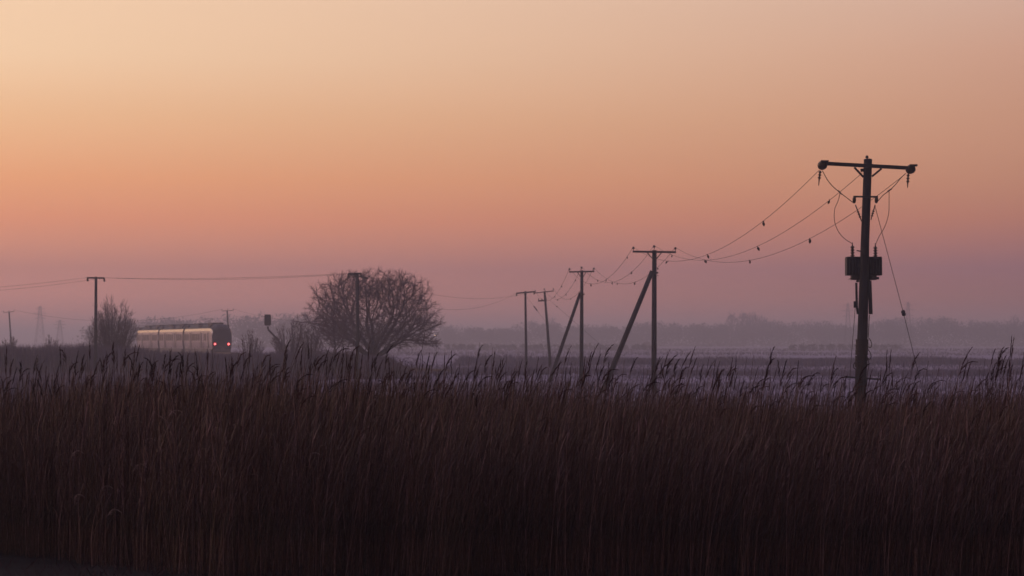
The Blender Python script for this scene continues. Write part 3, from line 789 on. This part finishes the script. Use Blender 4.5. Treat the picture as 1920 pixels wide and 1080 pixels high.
# clevis on the pole top, left
MB().beam(at(1617, 316, ND - .2), at(1618, 322, ND - .2), .07, .12).build('dead_end_clamp', MAT['iron'], tp)
def ribbed(p0, p1, n_, r, core, name, parent, mat='ceramic'):
    p0, p1 = Vector(p0), Vector(p1); d = p1 - p0; ln = d.length
    prof = [(0, core * 1.1)]
    for i in range(n_):
        z = ln * (i + .5) / n_
        prof += [(z - ln * .30 / n_, core), (z - ln * .08 / n_, r), (z + ln * .08 / n_, r), (z + ln * .30 / n_, core)]
    prof += [(ln, core * 1.1)]
    return MB().lathe(p0, prof, 12, d).build(name, MAT[mat], parent)
# arresters hanging from the arm ends
for (x0, y0, x1, y1, x2, y2) in ((1538, 320, 1536, 336, 1535, 348), (1703, 326, 1702, 343, 1701.8, 352)):
    ar = ribbed(at(x0, y0, ND - .2), at(x1, y1, ND - .2), 3, .052, .026, 'surge_arrester', tp)
    MB().tube([at(x1, y1, ND - .2), at(x2, y2, ND - .2)], [.02, .012], 6).build('arrester_tail', MAT['iron'], ar)
# fuse bracket
MB().beam(at(1600, 368.7, ND - .24), at(1646, 369, ND - .24), .045, .05).build('fuse_bracket', MAT['iron'], tp)
for sx, fx in ((1602, (1604, 384, 1615.5, 415)), (1643.5, (1641, 384, 1633, 412))):
    q = at(sx, 369, ND - .24); q2 = at(sx - .5, 381, ND - .24)
    MB().lathe(q, [(0, .02), (.02, .045), (.10, .055), (.16, .045), (.19, .02)], 10, q2 - q).build('post_insulator', MAT['ceramic'], tp)
    a_, b_ = at(fx[0], fx[1], ND - .26), at(fx[2], fx[3], ND - .24)
    MB().tube([a_, b_], [.016, .016], 8).build('fuse_tube', MAT['darkpaint'], tp)
    ribbed(a_.lerp(b_, .35), a_.lerp(b_, .8), 3, .042, .018, 'fuse_sheds', tp)
def bez(pts, n_=10):
    """smooth curve through points"""
    o = []
    Pn = [Vector(p) for p in pts]; Pn = [Pn[0] * 2 - Pn[1]] + Pn + [Pn[-1] * 2 - Pn[-2]]
    for i in range(1, len(Pn) - 2):
        for j in range(n_):
            t = j / n_
            a, b_, c, d = Pn[i - 1], Pn[i], Pn[i + 1], Pn[i + 2]
            o.append(.5 * ((2 * b_) + (c - a) * t + (2 * a - 5 * b_ + 4 * c - d) * t * t + (3 * b_ - a - 3 * c + d) * t ** 3))
    o.append(Pn[-2]); return o
def cable(pts, D, name, parent, r=.010, k=6):
    return MB().tube(bez([at(x, y, D if len(e) == 0 else D + e[0]) for x, y, *e in pts]), r, k).build(name, MAT['cable'], parent)
DJ = ND - .26
cable([(1542, 320), (1552, 338), (1563, 351), (1575, 361)], DJ, 'jumper_cable', tp, .012)
cable([(1575, 361), (1588, 371), (1601, 381)], DJ, 'jumper_cable', tp, .012)
cable([(1575, 361), (1572, 375), (1565, 393), (1565, 415), (1572, 434), (1583, 447), (1598, 457)], DJ, 'dropper_cable', tp, .009)
cable([(1697, 326), (1688, 335), (1679, 346), (1667, 358)], DJ, 'jumper_cable', tp, .012)
cable([(1667, 358), (1656, 366), (1646, 377)], DJ, 'jumper_cable', tp, .012)
cable([(1667, 358), (1667, 380), (1666, 402), (1659, 425), (1649, 442), (1642, 458)], DJ, 'dropper_cable', tp, .009)
for x, y in ((1574.5, 360.5), (1668, 357)):
    MB().tube([at(x - 4, y + (-4 if x < 1600 else 2), DJ), at(x + 4, y + (4 if x < 1600 else -3), DJ)], .02, 8).build('cable_clamp', MAT['iron'], tp)
cable([(1618, 372), (1617, 420), (1616, 455), (1615, 530)], ND - .3, 'earth_cable', tp, .008)
# lower fittings: cable guards, link box, earth wire, coils, climbing guard, rod
MB().tube([at(1605.5, 530, ND - .2), at(1606.5, 575, ND - .2), at(1608.5, 589, ND - .2)], .035, 8).build('cable_guard', MAT['darkpaint'], tp)
MB().box(at(1604, 571, ND - .24), (.10, .09, .19)).build('link_box', MAT['darkpaint'], tp)
MB().tube([at(1631, 526, ND - .05), at(1632.5, 589, ND - .05)], [.05, .06], 8).build('cable_guard', MAT['darkpaint'], tp)
MB().tube([at(1603.5, 578, ND - .24), at(1594, 700, ND - 1.2), at(1590, 790, ND - 1.9)], .008, 5).build('earth_wire', MAT['cable'], tp)
cable([(1630, 590), (1628.8, 615), (1628, 632)], ND - .1, 'service_cable', tp, .013)
for (x, y) in ((1628, 633), (1627, 655)):
    cable([(x, y), (x + 4, y + 5), (x + 6.3, y + 12), (x + 5.5, y + 17), (x + 3, y + 18.5), (x - 1, y + 17)], ND - .12, 'cable_loop', tp, .012)
cable([(1627, 670), (1629, 682), (1628, 692), (1626, 705), (1625, 725)], ND - .1, 'service_cable', tp, .010)
cable([(1608, 665), (1606, 675), (1600.5, 684), (1601, 690), (1604.5, 694), (1604, 720), (1603.5, 770)], ND - .15, 'service_cable', tp, .014)
for y in (641, 651, 661, 672, 684):
    c0 = at(1616.5 - (y - 640) * .045, y, ND); h_ = .075
    MB().tube([c0 + Vector((0, 0, -h_)), c0 + Vector((.0, 0, h_ * .2)), c0 + Vector((0, 0, h_))], [.188, .182, .190], 14).build('climbing_guard', MAT['cable'], tp)
rod = MB().beam(at(1583, 706.5, ND - .26), at(1652, 711.5, ND - .24), .04, .05).build('stay_rod', MAT['iron'], tp)
MB().box(at(1617, 708.5, ND - .30), (.06, .04, .07)).build('bolt_plate', MAT['iron'], tp)
MB().box(at(1620, 470, ND - .17), (.06, .04, .16)).build('number_plate', MAT['iron'], tp)

# transformer itself
TX = at(1619, 500, ND + .30)
tf = empty('transformer', (TX.x, TX.y, TX.z - .28), 'dark box shaped transformer with two ribbed bushings on the nearest pole', 'transformer')
kx = ND / F
mb = MB()
c = at(1619, 500, ND + .32); mb.box(c, (1.03, .42, .52))
mb.box(c + Vector((0, 0, -.32)), (.72, .34, .14))
mb.build('tank', MAT['darkpaint'], tf)
MB().box(c + Vector((0, 0, .272)), (1.0, .46, .03)).build('lid', MAT['darkpaint'], tf)
for i in range(11):
    MB().box(c + Vector((-.44 + .088 * i, -.25, -.01)), (.018, .09, .42)).build('cooling_fin', MAT['darkpaint'], tf)
for sx, y1 in ((1598.5, 458), (1641.5, 459.5)):
    b0 = at(sx, 482, ND + .2); b1 = at(sx - .2, y1 + 3, ND + .2)
    bu = ribbed(b0, b1, 4, .068, .036, 'bushing', tf)
    MB().lathe(b0 - Vector((0, 0, .05)), [(0, .14), (.03, .12), (.06, .045)], 12).build('bushing_flange', MAT['darkpaint'], bu)
    MB().tube([b1, b1 + Vector((0, 0, .10))], [.018, .012], 6).build('terminal', MAT['iron'], bu)
MB().beam(at(1591, 523.5, ND + .1), at(1600, 521, ND + .1), .03, .02).build('lifting_lug', MAT['iron'], tf)
MB().tube([at(1636, 521, ND + .05), at(1648, 521.5, ND + .05)], [.035, .04], 8).build('drain_valve', MAT['iron'], tf)
for dx in (-.18, .16):
    MB().lathe(c + Vector((dx, -.05, -.46)), [(0, .03), (.03, .055), (.07, .03), (.10, .055), (.13, .03)], 10).build('low_voltage_bushing', MAT['ceramic'], tf)
MB().beam(at(1607, 470, ND - .15), at(1613, 471, ND - .1), .05, .03).build('terminal_block', MAT['iron'], tf)
MB().box(at(1619, 497, ND + .06), (.30, .14, .10)).build('mounting_bracket', MAT['iron'], tf)

# stay wire with insulator
s0, s1, s2 = at(1640, 384, ND), at(1694, 587, ND - 3.2), at(1714, 668, ND - 4.6)
s3 = s1 + (s2 - s1) * ((s1.z - .2) / (s1.z - s2.z))
st = empty('stay_wire', (s3.x, s3.y, .2), 'taut stay wire with dark egg insulator, slanting down right of transformer pole', 'stay wire')
MB().tube([s0, s1, s3], .0085, 5).build('wire', MAT['cable'], st)
dd = (s1 - s0).normalized()
MB().lathe(s1 - dd * .10, [(0, .02), (.03, .055), (.07, .06), (.10, .045), (.13, .06), (.17, .055), (.20, .02)], 12, dd).build('stay_insulator', MAT['darkpaint'], st)
def stay(x0, y0, x1, y1, D, D1, label, marks=()):
    a = at(x0, y0, D); b_ = at(x1, y1, D1)
    e = empty('stay_wire', tuple(b_), label, 'stay wire')
    MB().tube([a, b_], .012, 4).build('wire', MAT['cable'], e)
    for t, l_ in marks:
        dd = (b_ - a).normalized(); MB().lathe(a.lerp(b_, t), [(0, .02), (.05, .06), (l_, .06), (l_ + .05, .02)], 8, dd).build('stay_insulator', MAT['darkpaint'], e)
stay(1023, 556, 1128, 648, 241, 222, 'thin stay wire running down right from the leaning hazy pole', ((.21, .2),))
stay(987, 556, 1030, 612, 241, 246, 'thin stay wire running down from the upright hazy pole', ((.32, .9),))

# ------------------------------------------------------------------ overhead conductors with bird diverters
div_mesh = None
def diverter(p, parent, seed):
    global div_mesh
    if div_mesh is None:
        m_ = MB(); m_.tube([(0, 0, .02), (0, 0, -.05)], .014, 5); m_.lathe((0, 0, -.04), [(0, .03), (-.03, .055), (-.10, .062), (-.16, .035), (-.20, .012)], 8)
        m_.box((.035, 0, .0), (.09, .02, .045)); o_ = m_.build('bird_diverter', MAT['tag']); div_mesh = o_.data; bpy.data.objects.remove(o_)
    o = bpy.data.objects.new('bird_diverter', div_mesh); COL.objects.link(o); o.parent = parent
    o.location = Vector(p) - parent.location
    r = random.Random(seed); o.rotation_euler = (r.uniform(-.5, .5), r.uniform(-.5, .5), r.uniform(0, 6.28)); o.scale = [r.uniform(.55, .85)] * 3
def conductor(a, b_, sag, label, marks=(), r=.008, group='overhead wires between the poles'):
    a, b_ = Vector(a), Vector(b_)
    root = empty('overhead_wire', tuple(a), label, 'wire', group)
    f_ = lambda t: a.lerp(b_, t) - Vector((0, 0, 4 * sag * t * (1 - t)))
    MB().tube([f_(i / 40) for i in range(41)], r, 5).build('conductor', MAT['cable'], root)
    for i, mpx in enumerate(marks):
        ts = np.linspace(.03, .97, 400); k = min(ts, key=lambda t: abs(px_of(f_(t)) - mpx))
        diverter(f_(k), root, int(mpx))
    return root
nL, nM, nR = at(1536, 319, DJ + .1), at(1617, 324, DJ + .1), at(1699, 325, DJ + .1)
conductor(nL, T2[0], 1.62, 'left overhead wire swinging from transformer pole down to the nearest propped pole', (1430, 1327, 1251))
conductor(nM, T2[1], 1.60, 'middle overhead wire between transformer pole and the nearest propped pole', (1555, 1420, 1324, 1260))
conductor(nR, T2[2], 1.62, 'right overhead wire passing behind transformer pole to the nearest propped pole', (1519, 1406, 1322))
conductor(T2[0], T3[0], 1.62, 'left overhead wire between the two propped poles', (1176, 1137, 1108), .010)
conductor(T2[1], T3[1], 1.62, 'middle overhead wire between the two propped poles', (1185, 1148, 1120), .010)
conductor(T2[2], T3[2], 1.62, 'right overhead wire between the two propped poles', (1233, 1190, 1157), .010)
conductor(T3[0], T4[0], 1.7, 'left overhead wire from smaller propped pole to the leaning hazy pole', (1053, 1040), .011)
conductor(T3[1], T4[1], 1.7, 'middle overhead wire from smaller propped pole to the leaning hazy pole', (1079, 1061, 1046), .011)
conductor(T3[2], T4[2], 1.7, 'right overhead wire from smaller propped pole to the leaning hazy pole', (1087, 1071), .011)
for i, w_ in enumerate(('upper', 'lower')):
    conductor(T6[i * 2], T5[i * 2], (2.25, 1.3)[i], w_ + ' wire leaving the spreading tree for the upright hazy pole' if i else 'sagging wire leaving the spreading tree for the upright hazy pole', (), .010)
    conductor(T7[i * 2], T6[i * 2], (.22, .30)[i], ('further' if i else 'nearer') + ' long wire from the left pole to the pole in the tree', (), .010)
    e_pt = at(-190, 549 + i * 4, 176)
    conductor(T7[i * 2], e_pt, .2 + .1 * i, ('lower' if i else 'upper') + ' wire running out past the left picture edge', (), .009)
conductor(T9[2], T8[0], 2.0, 'faint wire strung between the two most distant poles', (), .016)
conductor(T9[0], at(-150, 590, 430), .5, 'faint wire leaving the most distant left pole', (), .014)
conductor(T8[2], at(660, 600, 330), 1.0, 'faint wire from the pole behind the train towards the tree', (), .014)

# ------------------------------------------------------------------ reeds
def ribbon(V, Fc, pts, w, normal):
    """flat tapering leaf"""
    n0 = len(V)
    for p, ww in zip(pts, w):
        V.append(tuple(p - normal * ww)); V.append(tuple(p + normal * ww))
    for i in range(len(pts) - 1): Fc.append((n0 + 2 * i, n0 + 2 * i + 1, n0 + 2 * i + 3, n0 + 2 * i + 2))
def reed_mesh(name, H, seed, head=1, bend=.12, leaves=4, nod=.5, col=None, thick=.0032, broken=False, hl=.2):
    r = random.Random(seed); mb = MB(); hb = MB()
    n_ = 9; pts = []
    for i in range(n_):
        t = i / (n_ - 1); pts.append(Vector((bend * H * t ** 2.2 + .01 * math.sin(t * 7 + seed), .008 * math.sin(t * 9 + seed * 2), H * t * (1 - .03 * t * bend * 6))))
    if broken:
        k = 6; d = Vector((r.uniform(.4, .9) * r.choice((-1, 1)), r.uniform(-.5, .5), r.uniform(-.5, .2)))
        for i in range(k + 1, n_): pts[i] = pts[k] + d * (i - k) * .09
    mb.tube(pts, [thick * (1 - .45 * i / (n_ - 1)) for i in range(n_)], 3, False)
    V, Fc = [], []
    for j in range(leaves):
        t = .28 + .62 * (j + r.random() * .7) / leaves
        k = t * (n_ - 1); i = int(k); p = pts[i].lerp(pts[min(i + 1, n_ - 1)], k - i)
        a = r.gauss(0, .9) if r.random() < .75 else r.uniform(0, 6.28); out_ = Vector((math.cos(a), math.sin(a), 0)); ln = r.uniform(.16, .36) * (1.1 - .3 * t)
        droop = r.uniform(.0, .4) if r.random() < .78 else r.uniform(.8, 1.5)
        lp = []; d = (out_ * .2 + Vector((0, 0, 1))).normalized(); q = p.copy()
        for s in range(5):
            lp.append(q.copy()); d = (d + out_ * .08 - Vector((0, 0, droop * .26))).normalized(); q = q + d * ln / 4
        nrm = out_.cross(Vector((0, 0, 1))).normalized()
        ribbon(V, Fc, lp, [.0018, .0036, .0034, .0022, .0004], nrm)
    if V: mb.raw(V, Fc)
    if head:
        b0 = pts[-2].lerp(pts[-1], .3); d0 = (pts[-1] - pts[-2]).normalized()
        HL = hl * r.uniform(.85, 1.15); sidev = Vector((1, r.uniform(-.4, .4), 0)).normalized()
        V, Fc = [], []
        axis = [b0]; d = d0.copy()
        for i in range(8):
            d = (d + sidev * .05 * nod * (i + 1) * .5 - Vector((0, 0, nod * .035 * i))).normalized(); axis.append(axis[-1] + d * HL / 8)
        hb.tube(axis, .002, 3, False)
        for i in range(24 if head == 1 else 40):
            t = (i + r.random()) / (24 if head == 1 else 40); k = t * 8; ii = min(int(k), 7); p = axis[ii].lerp(axis[ii + 1], k - ii)
            ad = (axis[ii + 1] - axis[ii]).normalized()
            a = r.uniform(0, 6.28); o_ = Vector((math.cos(a), math.sin(a), 0)) + sidev * .5 * nod
            spread = (.20 if head == 1 else .42) * (1 - .4 * t)
            dd = (ad + o_ * spread).normalized(); ln = HL * (.30 - .18 * t) * r.uniform(.7, 1.2)
            q1 = p + dd * ln * .55; dd2 = (dd - Vector((0, 0, .35 * nod)) + sidev * .1).normalized(); q2 = q1 + dd2 * ln * .5
            nrm = dd.cross(Vector((r.uniform(-1, 1), r.uniform(-1, 1), r.uniform(-.3, .3)))).normalized()
            ribbon(V, Fc, [p, q1, q2], [.0008, .0026, .0004], nrm)
        hb.raw(V, Fc)
    return mb, hb
def reed_object(name, seed, **k):
    mb, hb = reed_mesh(name, k.pop('H', 2.0), seed, **k)
    V = np.concatenate(mb.v + hb.v); Fc = mb.f + [tuple(i + mb.n for i in f) for f in hb.f]
    me = bpy.data.meshes.new(name); me.from_pydata(V.tolist(), [], Fc)
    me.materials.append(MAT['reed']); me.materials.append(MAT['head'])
    me.polygons.foreach_set('material_index', [0] * len(mb.f) + [1] * len(hb.f))
    return bpy.data.objects.new(name, me)
lib = bpy.data.collections.new('reed_library')       # never linked to the scene: source shapes for the reed bed
variants = []
for i in range(6): variants.append(reed_object('reed_a%02d' % i, 100 + i, head=1, bend=.05 + .04 * (i % 3), leaves=2 + i % 2, nod=.02 + .10 * (i % 3), hl=.18 + .03 * (i % 2)))
for i in range(6): variants.append(reed_object('reed_b%02d' % i, 120 + i, head=2, bend=.04 + .02 * i, leaves=2, nod=.25 + .16 * i, hl=.17 + .012 * i))
for i in range(6): variants.append(reed_object('reed_c%02d' % i, 140 + i, head=0, bend=.05 + .02 * i, leaves=2 + i % 3, broken=(i >= 4)))
for v in variants: lib.objects.link(v)
N_HEAD, N_ALL = 12, len(variants)

def reed_points(n_, seed):
    r = np.random.default_rng(seed)
    y = 19.3 + (48 - 19.3) * r.random(n_) ** .95
    hw = y * (1010 / F) + .6
    x = (r.random(n_) * 2 - 1) * hw
    # clumping
    keep = r.random(n_) < .35 + .9 * vnoise(x, y, 1.1, 11) * (.6 + .8 * vnoise(x, y, 4.3, 12))
    # open mud patch at the lower left
    p = 960 + F * x / y
    edge = np.interp(p, [-100, 0, 120, 260, 420, 700, 2100], [22.2, 22.0, 21.4, 20.5, 19.9, 19.5, 19.3])
    keep &= y > edge + (vnoise(x, y, .6, 13) - .5) * .8
    x, y, p = x[keep], y[keep], p[keep]; n_ = len(x)
    z = ground_z(x, y) - .03
    # top of the mass, in metres, from the photograph's skyline: lower towards the middle right
    mass = np.interp(p, [0, 200, 480, 640, 800, 1000, 1400, 1600, 1920], [730, 716, 710, 712, 722, 724, 732, 738, 724])
    mass = mass + np.interp(y, [19, 26, 48], [0, 0, 22])
    ztop = CAMZ - (mass - 640) / F * y
    ztop = ztop + (vnoise(x, y, 1.6, 14) - .5) * .34 + (vnoise(x, y, .25, 15) - .5) * .10
    H = ztop - ground_z(x, y)
    t = r.random(n_)
    tall = (t > .980) & (y < 30)
    mid = (t > .90) & ~tall
    H = H * np.where(tall, r.uniform(1.02, 1.24, n_), np.where(mid, r.uniform(1.0, 1.13, n_), 1.03 - .42 * r.beta(1.5, 1.2, n_)))
    is_head = (tall & (r.random(n_) < .7)) | (r.random(n_) < .016)
    idx = np.where(is_head, r.integers(0, N_HEAD, n_), r.integers(N_HEAD, N_ALL, n_))
    # wind lean to the right, calmer at left
    calm = np.interp(p, [0, 450, 800, 2000], [1.6, 1.2, .55, .55])
    rz = r.normal(0, 1, n_) * calm
    rx = r.normal(0, .06, n_); ry = np.interp(p, [0, 450, 900, 1500, 2000], [.0, .02, .06, .07, .05]) + r.normal(0, .065, n_) + (vnoise(x, y, .8, 21) - .5) * .18 + (r.random(n_) < .10) * r.normal(0, .22, n_)
    return np.stack([x, y, z], 1), np.stack([rx, ry, rz], 1), H / 2.0, idx, is_head
pts_, rot_, sc_, id_, _ = reed_points(190000, 77)
me = bpy.data.meshes.new('reed_bed_points'); me.from_pydata(pts_.tolist(), [], [])
for nm, ty, arr, key in (('rot', 'FLOAT_VECTOR', rot_, 'vector'), ('sc', 'FLOAT', sc_, 'value'), ('vid', 'INT', id_, 'value')):
    a = me.attributes.new(nm, ty, 'POINT'); a.data.foreach_set(key, np.ascontiguousarray(arr, dtype=np.int32 if ty == 'INT' else np.float32).ravel())
reeds = bpy.data.objects.new('reed_bed', me); COL.objects.link(reeds)
tag(reeds, 'dense bed of dry brown reeds filling the foreground', 'reeds', None, 'stuff')
ng = bpy.data.node_groups.new('grow_reeds', 'GeometryNodeTree')
ng.interface.new_socket('Geometry', in_out='INPUT', socket_type='NodeSocketGeometry')
ng.interface.new_socket('Geometry', in_out='OUTPUT', socket_type='NodeSocketGeometry')
gi, go = ng.nodes.new('NodeGroupInput'), ng.nodes.new('NodeGroupOutput')
ci_ = ng.nodes.new('GeometryNodeCollectionInfo'); ci_.inputs['Collection'].default_value = lib
ci_.inputs['Separate Children'].default_value = True; ci_.inputs['Reset Children'].default_value = True
ip = ng.nodes.new('GeometryNodeInstanceOnPoints'); ip.inputs['Pick Instance'].default_value = True
def attr(nm, ty):
    a = ng.nodes.new('GeometryNodeInputNamedAttribute'); a.data_type = ty; a.inputs['Name'].default_value = nm; return a.outputs['Attribute']
ng.links.new(gi.outputs[0], ip.inputs['Points']); ng.links.new(ci_.outputs[0], ip.inputs['Instance'])
ng.links.new(attr('vid', 'INT'), ip.inputs['Instance Index'])
ng.links.new(attr('rot', 'FLOAT_VECTOR'), ip.inputs['Rotation']); ng.links.new(attr('sc', 'FLOAT'), ip.inputs['Scale'])
ng.links.new(ip.outputs[0], go.inputs[0])
md = reeds.modifiers.new('reeds', 'NODES'); md.node_group = ng

# single reeds that stand clear of the bed
singles = [
    (1450, 646, 23.5, -.02, 2, 'lone tall reed with loose drooping plume left of the transformer pole', 1),
    (1868, 644, 23.0, .10, 1, 'tallest reed near the right picture edge, slim plume', 1),
    (1717, 656, 23.5, .06, 2, 'tall forked looking reed at the foot of the slanting stay wire', 1),
    (1664, 663, 24.0, .0, 1, 'upright slim reed just right of the transformer pole', 1),
    (1568, 666, 24.0, .12, 1, 'reed leaning right just left of the transformer pole', 1),
    (1310, 656, 23.0, .18, 1, 'strongly leaning reed with thick plume right of the nearest propped pole', 1),
    (1258, 670, 23.0, .10, 1, 'dark plumed reed beside the nearest propped pole', 1),
    (1128, 655, 23.5, .12, 1, 'high plumed reed in front of the slanting prop strut', 1),
    (1098, 668, 23.6, -.02, 1, 'plumed reed in front of the smaller propped pole', 1),
    (929, 652, 23.3, .04, 1, 'highest reed between spreading tree and the paired hazy poles', 1),
    (945, 672, 23.0, .2, 1, 'reed with plume tilting right beside the highest middle reed', 1),
    (838, 660, 24.0, .02, 1, 'upright slim reed below the small street lamp', 1),
    (766, 676, 23.4, .16, 1, 'bent plumed reed in front of the arching brambles', 1),
    (662, 662, 23.0, .08, 1, 'bushy dark reed plume in front of the spreading tree trunk', 2),
    (568, 652, 24.0, .01, 1, 'slim high reed in front of the low twiggy shrub', 1),
    (322, 650, 23.4, .02, 1, 'tall reed rising in front of the middle of the train', 1),
    (255, 648, 24.0, .01, 1, 'thin reed at the far tail of the train', 1),
    (198, 660, 22.6, .02, 2, 'dark thick reed plume below the left wooden pole', 2),
    (18, 648, 22.6, .0, 1, 'upright reed at the left picture edge', 1),
]
for i, (px, top_y, D, lean, hd, lab, _k) in enumerate(singles):
    tip = at(px, top_y, D); gz = float(ground_z(tip.x, D)); H = (tip.z - gz) - .03
    mb, hb = reed_mesh('r', H, 300 + i, head=hd, bend=max(lean, 0) * .9 + .01, leaves=3, nod=.06 if hd == 1 else .45, thick=.0038, hl=.2)
    bx = tip.x - (max(lean, 0) * .9 + .01) * H - .02
    root = empty('tall_reed', (bx, D, gz), lab, 'reed', 'tall reeds standing above the reed bed')
    for m_, nm, mt in ((mb, 'stem', 'reed'), (hb, 'plume', 'head')):
        V = np.concatenate(m_.v); me = bpy.data.meshes.new(nm); me.from_pydata(V.tolist(), [], m_.f); me.materials.append(MAT[mt])
        o = bpy.data.objects.new(nm, me); COL.objects.link(o); o.parent = root
# broken stems and leaf litter on the mud in front of the bed
blades('reed_litter', (-6.5, 6.5), (16.5, 21.5), 5000, lambda x, y, r: .03 + .16 * r.random(len(x)) ** 2, .004, 'head', 88, 1.6, label='flattened reed litter lying on the dark mud', cat='reed litter')
# bent pale seed heads near the left front edge
pale = [(243, 795, 21.9, 'pale nodding reed plume upper centre of the left reeds'), (275, 812, 21.7, 'pale nodding reed plume beside another at left'),
        (322, 756, 22.4, 'highest pale nodding plume in the left reeds'), (365, 852, 21.3, 'pale drooping plume low in the left reeds'),
        (190, 912, 21.2, 'pale bent plume low near the dark mud'), (137, 842, 21.9, 'pale curled plume left of the low plumes'),
        (140, 944, 21.6, 'lowest pale bent stem by the mud at left'), (205, 962, 21.2, 'small pale hooked stem right of the lowest one'),
        (420, 740, 22.6, 'pale feathery plume below the train front'), (575, 858, 20.6, 'lone pale curled plume low in the middle reeds'),
        (252, 868, 21.2, 'small pale plume above the dark gap'), (400, 790, 21.9, 'pale slanting plume below the train')]
for i, (px, top_y, D, lab) in enumerate(pale):
    tip = at(px, top_y, D); gz = float(ground_z(tip.x, D)); H = max(tip.z - gz + .02, .25)
    mb, hb = reed_mesh('r', H, 400 + i, head=2, bend=.12 if i % 3 else -.1, leaves=1, nod=2.3, thick=.0034, hl=.17)
    root = empty('bent_reed', (tip.x - (.12 if i % 3 else -.1) * H, D, gz), lab, 'reed', 'pale nodding reeds at the left front')
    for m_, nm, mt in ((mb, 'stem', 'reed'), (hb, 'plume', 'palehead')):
        V = np.concatenate(m_.v); me = bpy.data.meshes.new(nm); me.from_pydata(V.tolist(), [], m_.f); me.materials.append(MAT[mt])
        o = bpy.data.objects.new(nm, me); COL.objects.link(o); o.parent = root

# ------------------------------------------------------------------ haze
HZ_TOP = 22.6
hz = MB(); hz.box((0, 2250, (HZ_TOP - 1.5) / 2), (6200, 6300, HZ_TOP + 1.5))
hm = bpy.data.materials.new('ground_mist'); hm.use_nodes = True
n, l = hm.node_tree.nodes, hm.node_tree.links
n.remove(n['Principled BSDF'])
pv = n.new('ShaderNodeVolumePrincipled')
pv.inputs['Color'].default_value = (.92, .90, 1.0, 1); pv.inputs['Density'].default_value = .00102; pv.inputs['Anisotropy'].default_value = .42
l.new(pv.outputs[0], n['Material Output'].inputs['Volume'])
haze = hz.build('haze', hm); haze['kind'] = 'stuff'
